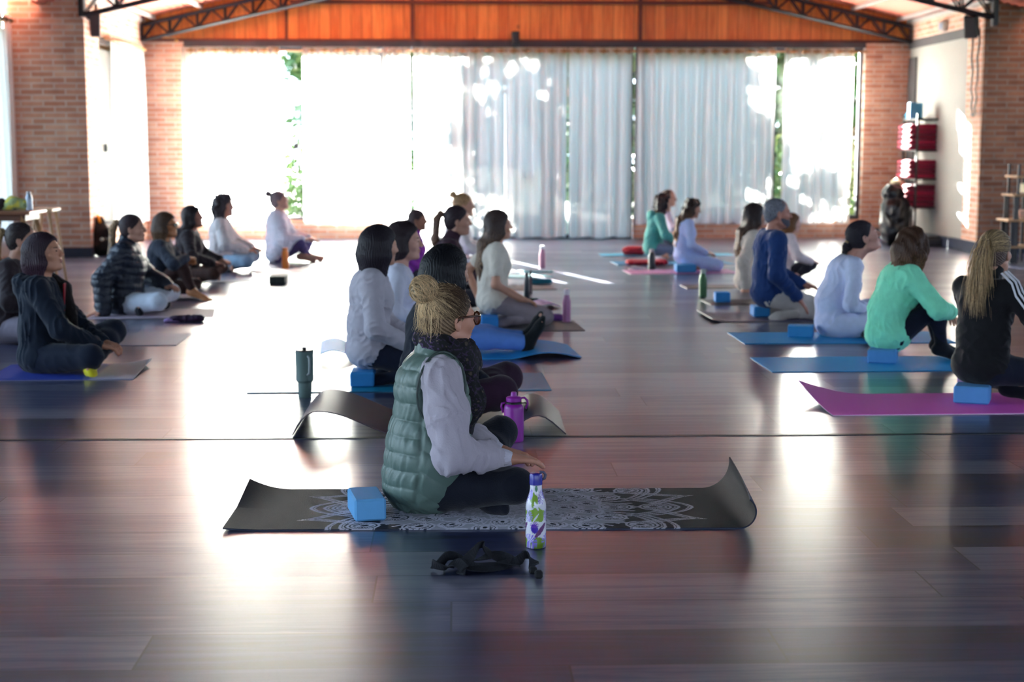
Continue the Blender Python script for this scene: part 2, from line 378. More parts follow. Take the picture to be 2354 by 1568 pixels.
# roof: corrugated deck over the back bay and the hall
def roof(name, x0, x1, xm, z0, zm, y0, y1, mat=None):
    mb = MB()
    for a, za, b, zb in ((x0, z0, xm, zm), (xm, zm, x1, z0)):
        n = int(abs(b - a) / .045)
        mb.grid(lambda u, w: (a + (b - a) * u, y0 + (y1 - y0) * w, za + (zb - za) * u + .012 * math.sin(u * n * math.pi)), n * 2, 1)
        mb.add([(a, y0, za + .1), (b, y0, zb + .1), (b, y1, zb + .1), (a, y1, za + .1)], [(0, 1, 2, 3)])
    struct(name, mb, mat or M['roof'])
roof('ceiling', XL - .5, XR + .5, CX, roofz(XL - .5), roofz(CX), 17.6, YB + .5)
roof('ceiling_hall', XFL - .5, XF + .5, (XFL + XF) / 2, 3.5, 5.2, YF - .5, 17.62, M['slate'])
struct('wall_sun_block', MB().box(XFL - .3, XF + .3, 17.56, 17.62, 3.98, 5.4).box(XR, XF + .3, 17.56, 17.62, 3.0, 4.0).box(XFL - .3, XL, 17.56, 17.62, 3.0, 4.0).add([(XL, 17.56, roofz(XL)), (CX, 17.56, roofz(CX)), (XR, 17.56, roofz(XR)), (XR, 17.56, 4.0), (XL, 17.56, 4.0)], [(0, 1, 2, 3, 4)]), M['brick_x'])  # unseen, added to stop sun leaking in between the two roofs
mb = MB()
for i in range(1, 9):
    for sgn in (-1, 1):
        xa = CX + sgn * i * .62; z = roofz(xa) - .06
        mb.box(xa - .02, xa + .02, 17.95, YB, z, z + .045)
for xx in (XL + .02, XR - .02):
    z = roofz(xx) - .06; mb.box(xx - .02, xx + .02, 17.95, YB, z, z + .045)
struct('trim_4', mb, M['purlin'])
# trusses
def truss(y, dz, label):
    t = thing('roof_truss', label, 'truss', (0, y, 0))
    bz = lambda x: 2.62 + dz + .228 * min(x - XL, XR - x) * (1.0)
    top, bot, web = MB(), MB(), MB()
    for sgn, xe in ((1, XL + .02), (-1, XR - .02)):
        p = [(xe, 0, bz(xe)), (CX, 0, bz(CX))]; q = [(xe, 0, bz(xe) + .2), (CX, 0, bz(CX) + .2)]
        for dy in (-.05, .05):
            bot.tube([(a, dy, c) for a, b, c in p], .022, 4); top.tube([(a, dy, c) for a, b, c in q], .022, 4)
        n = 14; L = CX - xe
        for i in range(n):
            x0 = xe + L * i / n; x1 = xe + L * (i + .5) / n; x2 = xe + L * (i + 1) / n
            for dy in (-.05, .05):
                web.tube([(x0, dy, bz(x0)), (x1, dy, bz(x1) + .2)], .010, 4); web.tube([(x1, dy, bz(x1) + .2), (x2, dy, bz(x2))], .010, 4)
                web.tube([(x0, dy, bz(x0)), (x0, dy, bz(x0) + .2)], .012, 4)
    bot.build('bottom_chord', M['black_metal'], t); top.build('top_chord', M['black_metal'], t); web.build('lattice', M['black_metal'], t)
    return t
truss(YB - .14, 0.0, 'black lattice roof truss along the orange wooden gable wall')
t = truss(17.85, .07, 'black lattice roof truss between the two front brick pillars, above the wall speakers')
MB().box(XL - .03, XL + .03, -.05, .05, 2.68, 3.0).build('end_plate', M['black_metal'], t)
MB().box(XR - .03, XR + .03, -.05, .05, 2.6, 3.1).build('end_plate', M['black_metal'], t)
# windows: frames and panes of the back wall
def window_frame(name, x0, x1, z0, z1, y, bars, zbar=None):
    w = MB().box(x0, x1, y, y + .06, z1 - .05, z1).box(x0, x1, y, y + .06, z0, z0 + .05)
    for x in [x0 + .025, x1 - .025] + bars: w.box(x - .025, x + .025, y, y + .06, z0 + .05, z1 - .05)
    f = struct(name, w, M['dark_frame'])
    MB().box(x0 + .03, x1 - .03, y + .026, y + .034, z0 + .03, z1 - .03).build('pane', M['glass'], f)
    return f
f1 = window_frame('window_1', OX0, -.99, .25, 2.555, YB + .1, [-2.03 + 0])
f2 = window_frame('window_2', -.96, 2.38, 0.0, 2.555, YB + .1, [.12, 1.25])
f3 = window_frame('window_3', 2.41, OX1, .25, 2.555, YB + .1, [4.30, 5.33])
hx, hz_ = atY(681, 336, YB + .08)
MB().rbox(hx - .035, hx + .035, YB + .06, YB + .1, hz_ - .04, hz_ + .04).build('lock', M['black'], f1)
hx, hz_ = atY(1212, 400, YB + .08)
for dx in (-.05, .05): MB().rbox(hx + dx - .025, hx + dx + .025, YB + .06, YB + .1, hz_ - .06, hz_ + .06).build('handle', M['brown_trim'], f2)
# side window of the back bay
w = MB()
for y in (18.65, 18.93, YB - .05): w.box(XL - .2, XL - .14, y - .025, y + .025, .27, 2.55)
w.box(XL - .2, XL - .14, 18.62, YB, .27, .32).box(XL - .2, XL - .14, 18.62, YB, 2.5, 2.55)
f4 = struct('window_4', w, M['dark_frame'])
MB().box(XL - .175, XL - .165, 18.64, YB - .02, .3, 2.52).build('pane', M['glass'], f4)
y_, z_ = atX(246, 340, XL - .12)
MB().rbox(XL - .15, XL - .11, y_ - .05, y_ + .05, z_ - .05, z_ + .05).build('lock', M['black'], f4)
# front left hall window frames
for i in range(5):
    a = YF + (17.9 - YF) / 5 * i + .28; b = YF + (17.9 - YF) / 5 * (i + 1) - .28
    w = MB().box(XFL - .2, XFL - .14, a, b, .3, .35).box(XFL - .2, XFL - .14, a, b, 2.57, 2.62)
    for y in (a + .03, (a + b) / 2, b - .03): w.box(XFL - .2, XFL - .14, y - .03, y + .03, .35, 2.57)
    f = struct('window_%d' % (5 + i), w, M['dark_frame'])
    MB().box(XFL - .175, XFL - .165, a, b, .32, 2.6).build('pane', M['glass'], f)

# curtains
def curtain(p0, p1, z0, z1, label, seed, amp=.035, pleat=.17, rod=True, group=None):
    r = rnd(seed); p0 = Vector(p0); p1 = Vector(p1); d = p1 - p0; L = d.length; d /= L; nrm = Vector((d.y, -d.x))
    t = thing('curtain', label, 'curtain', (0, 0, 0), group=group)
    n = max(3, round(L / pleat)); ph = [r.uniform(-.35, .35) for _ in range(n * 2 + 3)]; am = [r.uniform(.6, 1.25) for _ in range(n * 2 + 3)]
    k1, k2 = r.uniform(0, 6), r.uniform(0, 6)
    def fn(u, w):
        z = z1 + (z0 - z1) * w; s = u * n
        i = int(s * 2); fr = s * 2 - i; q = am[min(i, len(am) - 1)] * (1 - fr) + am[min(i + 1, len(am) - 1)] * fr
        dn = (.5 + .5 * min(1, w * 3)) 
        off = amp * q * dn * math.sin(2 * math.pi * s + ph[min(i, len(ph) - 1)] * w) + amp * .5 * w * math.sin(s * 1.3 + k1 + w * 1.5) + amp * .25 * w * math.sin(s * 4.3 + k2)
        al = u * L + .02 * w * math.sin(s * 2.1 + k2)
        x = p0 + d * al + nrm * off
        return (x.x, x.y, z + .008 * math.sin(s * 3 + k1) * (w > .97))
    MB().grid(fn, n * 14, 24).build('cloth', M['curtain'], t, smooth=True)
    for i in range(n * 2):
        c = p0 + d * (L * (i + .5) / (n * 2)); zz = z1 - .05
        rg = MB(); ring = []
        ax = (d * (1 if i % 2 else -1) + nrm * .9).normalized()
        e1 = Vector((ax.x, ax.y, 0)); pts = [Vector((c.x, c.y, zz)) + e1 * (.027 * math.cos(a)) + Vector((0, 0, .027 * math.sin(a))) for a in [2 * math.pi * k / 12 for k in range(12)]]
        rg.tube(pts, .006, 6, closed=True).build('grommet', M['brass'], t, smooth=True)
    return t
YC = YB - .09
def cx(px): return atY(px, 300, YC)[0]
labs = [
    (422, 646, .20, 'sunlit white grommet curtain beside the left corner pillar of the back wall'),
    (698, 874, .20, 'glowing white curtain just right of the bare glass gap, above the low brick wall'),
    (881, 944, .02, 'narrow sunlit curtain at the start of the floor-length row'),
    (952, 1160, .02, 'floor-length white curtain with a bright sunlit upper left area'),
    (1160, 1304, .02, 'floor-length sheer curtain in the middle, over the faint door handles'),
    (1306, 1452, .02, 'floor-length sheer curtain ending at the narrow dark gap behind the teal hoodie'),
    (1464, 1620, .20, 'pleated sheer curtain behind the person in the pale blue outfit'),
    (1620, 1780, .20, 'pleated sheer curtain ending left of the green gap beside the grey-haired man'),
    (1801, 1959, .20, 'white curtain nearest the right corner pillar, with bright sun blotches'),
]
for i, (a, b, zb, lb) in enumerate(labs):
    curtain((cx(a), YC), (cx(b), YC), zb, 2.55, lb, 10 + i, pleat=.165, amp=.046, group='curtains on the back wall rail')
rod = thing('curtain_rod', 'long light wooden curtain rod across the back wall windows', 'curtain rod')
MB().tube([(OX0 + .02, YC, 2.5), (OX1 + .02, YC, 2.5)], .013, 10).build('pole', M['tan_wood'], rod, smooth=True)
for x in (OX0 + .03, -.97, 2.39, OX1 - .03): MB().box(x - .012, x + .012, YC, YB + .02, 2.49, 2.52).build('bracket', M['black_metal'], rod)
curtain((XL + .06, 18.98), (XL + .06, 20.98), .27, 2.55, 'white side curtain between the left brick pillar and the left corner pillar', 40, pleat=.17, amp=.035)
rod = thing('curtain_rod', 'short light wooden curtain rod on the left side wall under the speaker', 'curtain rod')
MB().tube([(XL + .07, 18.66, 2.5), (XL + .07, 21.05, 2.5)], .018, 10).build('pole', M['tan_wood'], rod, smooth=True)
MB().box(XL, XL + .07, 18.7, 18.73, 2.49, 2.51).build('bracket', M['black_metal'], rod)
curtain((XFL + .12, 17.0), (XFL + .12, 17.84), .05, 2.68, 'white curtain at the left edge, in front of the left brick pillar', 41, pleat=.17, amp=.04)
rod = thing('curtain_rod', 'dark curtain rod at the left edge, before the left brick pillar', 'curtain rod')
MB().tube([(XFL + .12, 13.0, 2.63), (XFL + .12, 17.88, 2.63)], .016, 8).build('pole', M['black_metal'], rod, smooth=True)

# speakers, lamps, chains
def speaker(loc, rz, tilt, label):
    t = thing('wall_speaker', label, 'speaker', loc, rz)
    b = MB().rbox(-.075, .075, -.07, .07, -.13, .13, .01).build('cabinet', M['black'], t); b.rotation_euler = (tilt, 0, 0)
    g = MB().rbox(-.062, .062, -.076, -.069, -.115, .115, .003).build('grille', M['charcoal'], t); g.rotation_euler = (tilt, 0, 0)
    MB().tube([(0, .05, 0), (0, .1, .0), (0, .14, .03)], .012, 6).build('bracket', M['black_metal'], t)
x, z = atY(214, 57, 18.3); speaker((x, 18.3, z), .3, .2, 'black wall speaker on the left brick pillar beside the truss end')
x, z = atY(2233, 60, 18.0); speaker((x, 18.0, z), -.5, .3, 'black wall speaker hanging under the truss end on the right brick pillar')
x, z = atY(1185, 88, YB - .1); t = thing('ceiling_camera', 'small black device mounted on the wooden wall above the middle curtains', 'camera', (x, YB - .1, z))
MB().rbox(-.05, .05, -.06, .06, -.09, .09, .01).build('housing', M['black'], t); MB().tube([(0, .06, .03), (0, .12, .03)], .015, 8).build('bracket', M['black'], t)
MB().tube([(0, -.06, -.03), (0, -.08, -.03)], .028, 14).build('lens', M['black'], t)
y_, z_ = atX(2172, 60, XR); t = thing('wall_light', 'small square wall light on the brick above the grey wall panel', 'light', (XR, y_, z_))
MB().rbox(-.05, 0, -.11, .11, -.06, .06, .01).build('housing', M['steel'], t); MB().rbox(-.056, -.05, -.06, .06, -.035, .035, .002).build('diffuser', M['plaster'], t)
y_, z_ = atX(2228, 70, XR - .1)
for k, (dy, lab) in enumerate(((-.12, 'dark hanging cable loop on the edge of the right brick pillar'),)):
    p = [];
    for s in range(25):
        u = s / 24; p.append((XR - .05 + .01 * math.sin(s * 2.2), 18.32 + .17 * abs(u * 2 - 1) ** .6 * (1 if u > .5 else -1) * .7, 2.6 - 1.0 * (1 - abs(u * 2 - 1) ** 2.2)))
    tag(MB().tube(p, .011, 6).build('hanging_cable', M['black'], smooth=True), lab, 'cable')
x, z = atY(405, 94, YB - .15)
tag(MB().lathe([(.004, -.02), (.022, -.012), (.026, 0), (.014, .022), (.005, .03)], 12).build('string_light_bulb', M['brass'], loc=(x, YB - .15, z)), 'tiny yellow bulb at the foot of the left roof truss', 'bulb')
tag(MB().tube([(x - .35, YB - .15, z + .03), (x - .15, YB - .15, z + .055), (x, YB - .15, z + .03)], .006, 5).build('lamp_cord', M['tan_wood']), 'thin cord beside the yellow bulb under the left truss', 'cord')

# trees outside: their shade dapples the curtains
M['leaf'] = plain('green_leaves', srgb(58, 92, 46), .6, var=.45, scale=1.5)
M['bark'] = plain('bark', srgb(92, 78, 64), .9, var=.3)
def tree(loc, r, h, z0, n, label, seed, leaf=.16, sy=1.0):
    R = np.random.RandomState(seed); t = thing('tree', label, 'tree', loc, group='trees outside the back windows')
    b = MB().tube([(0, 0, -.2), (.05, 0, z0 * .6), (-.05, .1, z0 + h * .5)], [.16, .12, .06], 8)
    for k in range(6):
        a = R.uniform(0, 6.28); b.tube([(0, 0, z0 + h * .2 * R.rand()), (math.cos(a) * r * .7, math.sin(a) * r * .7 * sy, z0 + h * R.uniform(.3, .9))], [.06, .015], 5)
    b.build('trunk', M['bark'], t, smooth=True)
    # leaf clumps
    nc = max(6, n // 90); cc = R.normal(size=(nc, 3)); cc /= np.linalg.norm(cc, axis=1)[:, None]; cc *= (R.rand(nc, 1) ** .4)
    cc = cc * np.array([r, r * sy, h / 2]) + np.array([0, 0, z0 + h / 2])
    ci = R.randint(0, nc, n); P = cc[ci] + R.normal(size=(n, 3)) * np.array([.28, .28, .22]) * (r / 1.6)
    A = R.normal(size=(n, 3)); A /= np.linalg.norm(A, axis=1)[:, None]; B = np.cross(A, R.normal(size=(n, 3))); B /= np.linalg.norm(B, axis=1)[:, None]
    s = (leaf * R.uniform(.6, 1.3, (n, 1)))
    V = np.stack([P - A * s, P + B * s * .35, P + A * s, P - B * s * .35], 1).reshape(-1, 3)
    me = bpy.data.meshes.new('foliage'); me.vertices.add(len(V)); me.vertices.foreach_set('co', V.ravel().astype(np.float32))
    me.loops.add(n * 4); me.loops.foreach_set('vertex_index', np.arange(n * 4)); me.polygons.add(n); me.polygons.foreach_set('loop_start', np.arange(n) * 4)
    me.update(calc_edges=True); link('foliage', me, M['leaf'], t)
TREES = [((1.75, 31.0, 0), 1.0, 6.4, .4, 1300), ((-2.25, 32.0, 0), 1.15, 7.2, .5, 9000), ((-.2, 32.0, 0), 1.25, 7.2, .4, 11000), ((-1.9, 37, 0), 1.6, 8.0, 1.0, 12000), ((-6.9, 39, 0), 1.0, 3.0, 2.2, 500)]
TL = ['sparse young tree outside behind the curtain nearest the right corner pillar', 'dense slender tree behind the middle curtains, left one of the nearer pair', 'dense slender tree behind the middle curtains, right one of the nearer pair', 'tallest dense tree, farthest behind the middle curtains', 'thin tree glimpsed through the bare glass on the left']
R = np.random.RandomState(77); n = 16000; P = np.stack([R.uniform(2.2, 13, n), 35 + R.normal(0, .5, n), R.rand(n) ** .8 * 6.2], 1); P[:, 2] += .5 * np.sin(P[:, 0] * 1.7) * (P[:, 2] > 4)
A = R.normal(size=(n, 3)); A /= np.linalg.norm(A, axis=1)[:, None]; B = np.cross(A, R.normal(size=(n, 3))); B /= np.linalg.norm(B, axis=1)[:, None]
V = np.stack([P - A * .2, P + B * .09, P + A * .2, P - B * .09], 1).reshape(-1, 3); me = bpy.data.meshes.new('hedge'); me.vertices.add(len(V)); me.vertices.foreach_set('co', V.ravel().astype(np.float32))
me.loops.add(n * 4); me.loops.foreach_set('vertex_index', np.arange(n * 4)); me.polygons.add(n); me.polygons.foreach_set('loop_start', np.arange(n) * 4); me.update(calc_edges=True)
tag(link('hedge', me, M['leaf']), 'tall dark green hedge outside, seen in the gaps of the right-hand curtains', 'hedge')
for i, (l, r_, h_, z0, n) in enumerate(TREES): tree(l, r_, h_, z0, n, TL[i], 70 + i)
for i, (px, w_) in enumerate(((690, .5), (1000, .9), (1460, .8), (1790, .4), (1970, .4))):
    x, z = atY(px, 470, 23.2); R = np.random.RandomState(200 + i); n = 900
    t = thing('garden_shrub', ['bushy green shrub outside the bare glass gap', 'green shrub outside the bright middle curtain', 'green shrub outside the dark gap by the teal hoodie', 'dark green shrub outside the gap beside the grey-haired man', 'sunlit green shrub outside beside the right corner pillar'][i], 'shrub', (x, 23.2, -.1), group='shrubs outside the back windows')
    P = R.normal(size=(n, 3)) * np.array([w_ * .45, .25, .35]) + np.array([0, 0, .6]); A = R.normal(size=(n, 3)); A /= np.linalg.norm(A, axis=1)[:, None]; B = np.cross(A, R.normal(size=(n, 3))); B /= np.linalg.norm(B, axis=1)[:, None]
    V = np.stack([P - A * .07, P + B * .03, P + A * .07, P - B * .03], 1).reshape(-1, 3)
    me = bpy.data.meshes.new('foliage'); me.vertices.add(len(V)); me.vertices.foreach_set('co', V.ravel().astype(np.float32))
    me.loops.add(n * 4); me.loops.foreach_set('vertex_index', np.arange(n * 4)); me.polygons.add(n); me.polygons.foreach_set('loop_start', np.arange(n) * 4)
    me.update(calc_edges=True); link('foliage', me, M['leaf'], t)
    MB().tube([(0, 0, 0), (.03, 0, .7)], .02, 5).build('stem', M['bark'], t)
# ------------------------------------------------------------------ smooth solids: a sampled distance field turned into a mesh
VEC = lambda *a: np.array(a, dtype=np.float64)
def nrm(v): return v / (np.linalg.norm(v) + 1e-12)
class Solid:
    """ordered list of soft unions / cuts of capsules and ellipsoids"""
    def __init__(s): s.ops = []
    def cap(s, a, b, ra, rb=None, k=.02, sub=False, fr=None, sc=(1, 1, 1)):
        rb = ra if rb is None else rb
        s.ops.append(('cap', np.array(a, float), np.array(b, float), ra, rb, k, sub, fr, np.array(sc, float))); return s
    def ell(s, c, r, fr=None, k=.02, sub=False):
        s.ops.append(('ell', np.array(c, float), np.array(r, float) * np.ones(3), fr, k, sub)); return s
    def chain(s, pts, rs, k=.02, **kw):
        for i in range(len(pts) - 1): s.cap(pts[i], pts[i + 1], rs[i], rs[i + 1], k, **kw)
        return s
    def cut(s, p, n, k=.004):      # keeps the side where (x-p).n < 0
        s.ops.append(('cut', np.array(p, float), nrm(np.array(n, float)), k)); return s
    def disp(s, fn): s.ops.append(('disp', fn)); return s
    def mesh(s, name, h, mat=None, parent=None, strand=None, colfn=None, **props):
        lo = np.full(3, 1e9); hi = -lo
        for o in s.ops:
            if o[0] == 'cap' and not o[6]:
                m = max(o[3], o[4]) * max(o[8].max(), 1) + .012
                lo = np.minimum(lo, np.minimum(o[1], o[2]) - m); hi = np.maximum(hi, np.maximum(o[1], o[2]) + m)
            elif o[0] == 'ell' and not o[5]:
                m = (o[2].max() if o[3] is not None else o[2]) + .012
                lo = np.minimum(lo, o[1] - m); hi = np.maximum(hi, o[1] + m)
        lo -= 2 * h; n = np.ceil((hi - lo) / h).astype(int) + 3
        ax = [(lo[i] + h * np.arange(n[i])).astype(np.float32) for i in range(3)]
        D = np.full(n, .15, np.float32)
        for o in s.ops:
            if o[0] in ('cap', 'ell'):
                if o[0] == 'cap':
                    _, a, b, ra, rb, k, sub, fr, sc = o; m = max(ra, rb) * sc.max() + k + 2 * h + .004
                    l, u = np.minimum(a, b) - m, np.maximum(a, b) + m
                else:
                    _, c, r, fr, k, sub = o; m = r.max() + k + 2 * h + .004
                    l, u = c - m, c + m
                i0 = np.clip(np.floor((l - lo) / h).astype(int), 0, n); i1 = np.clip(np.ceil((u - lo) / h).astype(int) + 1, 0, n)
                if (i1 <= i0).any(): continue
                sl = tuple(slice(i0[q], i1[q]) for q in range(3))
                X = ax[0][sl[0]][:, None, None]; Y = ax[1][sl[1]][None, :, None]; Z = ax[2][sl[2]][None, None, :]
                if o[0] == 'ell':
                    x, y, z = X - np.float32(c[0]), Y - np.float32(c[1]), Z - np.float32(c[2])
                    if fr is not None:
                        f = fr.astype(np.float32)
                        x, y, z = (x * f[0, j] + y * f[1, j] + z * f[2, j] for j in range(3))
                    r32 = r.astype(np.float32)
                    q = np.sqrt((x / r32[0]) ** 2 + (y / r32[1]) ** 2 + (z / r32[2]) ** 2) + 1e-9
                    q2 = np.sqrt((x / r32[0] ** 2) ** 2 + (y / r32[1] ** 2) ** 2 + (z / r32[2] ** 2) ** 2) + 1e-9
                    d = q * (q - 1) / q2
                else:
                    x, y, z = X - np.float32(a[0]), Y - np.float32(a[1]), Z - np.float32(a[2]); ba = b - a
                    if fr is not None:
                        f = fr.astype(np.float32); x, y, z = (x * f[0, j] + y * f[1, j] + z * f[2, j] for j in range(3)); ba = fr.T @ ba
                    x, y, z = x / np.float32(sc[0]), y / np.float32(sc[1]), z / np.float32(sc[2]); ba = (ba / sc).astype(np.float32)
                    t = np.clip((x * ba[0] + y * ba[1] + z * ba[2]) / (ba @ ba + 1e-12), 0, 1)
                    d = np.sqrt((x - t * ba[0]) ** 2 + (y - t * ba[1]) ** 2 + (z - t * ba[2]) ** 2) - (ra + (rb - ra) * t)
                    d = d * np.float32(min(1, sc.min()) if sc.min() < 1 else 1)
                A = D[sl]
                if sub:
                    e = np.maximum(k - np.abs(A + d), 0) / k if k > 0 else 0
                    D[sl] = np.maximum(A, -d) + e * e * k * .25
                else:
                    e = np.maximum(k - np.abs(A - d), 0) / k if k > 0 else 0
                    D[sl] = np.minimum(A, d) - e * e * k * .25
            elif o[0] == 'cut':
                _, p, nn, k = o
                pl = (ax[0][:, None, None] - p[0]) * nn[0] + (ax[1][None, :, None] - p[1]) * nn[1] + (ax[2][None, None, :] - p[2]) * nn[2]
                D = np.maximum(D, pl.astype(np.float32))
            else:
                idx = np.nonzero(np.abs(D) < .03 + h); P = np.stack([ax[q][idx[q]] for q in range(3)], 1)
                D[idx] -= o[1](P).astype(np.float32)
        V, Q = nets(D, lo, h)
        if len(V) == 0: return None
        me = bpy.data.meshes.new(name); me.vertices.add(len(V)); me.vertices.foreach_set('co', V.astype(np.float32).ravel())
        me.loops.add(len(Q) * 4); me.loops.foreach_set('vertex_index', Q.astype(np.int32).ravel())
        me.polygons.add(len(Q)); me.polygons.foreach_set('loop_start', (np.arange(len(Q)) * 4).astype(np.int32))
        me.polygons.foreach_set('use_smooth', np.ones(len(Q), bool)); me.update(calc_edges=True)
        if strand is not None:
            at = me.attributes.new('strand', 'FLOAT', 'POINT'); at.data.foreach_set('value', strand(V).astype(np.float32))
        if colfn is not None:
            at = me.color_attributes.new('col', 'FLOAT_COLOR', 'POINT'); c = np.ones((len(V), 4), np.float32); c[:, :3] = colfn(V); at.data.foreach_set('color', c.ravel())
        return link(name, me, mat, parent, **props)
class Strands:
    """many fine hairs in one mesh, each with its own shade (attribute strand)"""
    def __init__(s): s.mb = MB(); s.val = []
    def add(s, pts, r, val, n=3):
        L = len(pts); s.mb.tube(pts, [max(r * (1 - .85 * (k / (L - 1)) ** 2), r * .12) for k in range(L)], n, cap=False); s.val += [val] * (L * n)
    def build(s, name, mat, parent):
        o = s.mb.build(name, mat, parent, smooth=True); at = o.data.attributes.new('strand', 'FLOAT', 'POINT'); at.data.foreach_set('value', np.array(s.val, np.float32)); return o
def comb(ST, hd, HF, tie, r, n=900, rad=.0011, front=.062, slope=.6, e=.006, val=lambda u: u, ymax=1.5, seed=0):
    """hairs combed over the skull from the hairline to the tie"""
    rr = rnd(seed); c = VEC(-.018, 0, .036); ra = VEC(.102 + e, .083 + e, .092 + e); tl = VEC(*tie)
    k = 0
    while k < n:
        v = nrm(VEC(rr.gauss(0, 1), rr.gauss(0, 1), rr.gauss(0, 1))); p = c + v * ra
        if (p - VEC(front, 0, .055)) @ nrm(VEC(.8, 0, -slope)) > -.002 or p[2] < -.045: continue
        k += 1; L = rr.uniform(.35, 1.0); q = []; j = VEC(rr.gauss(0, 1), rr.gauss(0, 1), rr.gauss(0, 1)) * .004
        for i in range(7):
            t = i / 6 * L; w = p * (1 - t) + tl * t + j * math.sin(t * 3); w = c + nrm((w - c) / ra) * (ra + .0015 * math.sin(math.pi * t)); q.append(hd(*w))
        ST.add(q, rad * rr.uniform(.6, 1.2), min(1, max(0, val(p[0]) + rr.gauss(0, .22))))
def nets(D, lo, h):
    s = D < 0; n = D.shape
    c = sum(s[i:n[0] - 1 + i, j:n[1] - 1 + j, k:n[2] - 1 + k].astype(np.int8) for i in (0, 1) for j in (0, 1) for k in (0, 1))
    m = (c > 0) & (c < 8); I = np.argwhere(m); N = len(I)
    if N == 0: return np.zeros((0, 3)), np.zeros((0, 4), int)
    imap = np.full(m.shape, -1, np.int32); imap[m] = np.arange(N)
    cor = np.array([(i, j, k) for i in (0, 1) for j in (0, 1) for k in (0, 1)])
    vals = np.stack([D[I[:, 0] + a, I[:, 1] + b, I[:, 2] + e] for a, b, e in cor], 1)
    acc = np.zeros((N, 3)); cnt = np.zeros(N)
    for a in range(8):
        for b in range(a + 1, 8):
            if np.abs(cor[a] - cor[b]).sum() != 1: continue
            va, vb = vals[:, a], vals[:, b]; x = (va < 0) != (vb < 0); t = np.zeros(N); t[x] = va[x] / (va[x] - vb[x])
            acc += np.where(x[:, None], cor[a] + t[:, None] * (cor[b] - cor[a]), 0); cnt += x
    V = lo + h * (I + acc / cnt[:, None])
    Q = []
    for ax_ in range(3):
        o1, o2 = [(1, 2), (2, 0), (0, 1)][ax_]
        sl0 = [slice(1, n[q] - 1) for q in range(3)]; sl1 = list(sl0); sl0[ax_] = slice(0, n[ax_] - 1); sl1[ax_] = slice(1, n[ax_])
        s0, s1 = s[tuple(sl0)], s[tuple(sl1)]; E = np.argwhere(s0 != s1); inside0 = s0[tuple(E.T)]
        off = np.ones(3, int); off[ax_] = 0; E = E + off
        def cell(d1, d2):
            q = E.copy(); q[:, o1] -= d1; q[:, o2] -= d2; return imap[q[:, 0], q[:, 1], q[:, 2]]
        q = np.stack([cell(1, 1), cell(0, 1), cell(0, 0), cell(1, 0)], 1)
        q[~inside0] = q[~inside0][:, ::-1]; Q.append(q)
    Q = np.concatenate(Q); return V, Q[(Q >= 0).all(1)]

def waves(seed, wl, n=6, aniso=(1, 1, 1)):
    R = np.random.RandomState(seed); K = R.normal(size=(n, 3)); K /= np.linalg.norm(K, axis=1)[:, None]
    K = K * np.array(aniso) * (2 * np.pi / (wl * R.uniform(.7, 1.5, (n, 1)))); ph = R.uniform(0, 6.28, n)
    def f(P):
        w = P + .012 * np.sin(P[:, [1, 2, 0]] * 31 + ph[:3])
        return np.sin(w @ K.T + ph).sum(1) / n ** .5
    return f
def folds(seed, amp, wl=.09, aniso=(1, 1, .8)):
    f = waves(seed, wl, 6, aniso); g = waves(seed + 1, wl * 2.2, 4)
    return lambda P: amp * ((1 - np.abs(np.tanh(f(P) * .9)) * 2) * (.45 + .45 * np.tanh(g(P))))
def frame(fwd, up):
    x = nrm(fwd); z = nrm(up - x * (up @ x)); y = np.cross(z, x); return np.stack([x, y, z], 1)     # columns
def rotz(v, a): c, s = math.cos(a), math.sin(a); return VEC(v[0] * c - v[1] * s, v[0] * s + v[1] * c, v[2])
def ik(a, c, l1, l2, pole):
    d = c - a; L = np.linalg.norm(d)
    if L > (l1 + l2) * .995: c = a + d / L * (l1 + l2) * .995; d = c - a; L = np.linalg.norm(d)
    x = (l1 * l1 - l2 * l2 + L * L) / (2 * L); hh = math.sqrt(max(l1 * l1 - x * x, 1e-6)); u = d / L
    p = np.array(pole, float); p = nrm(p - u * (p @ u)); return a + u * x + p * hh, c

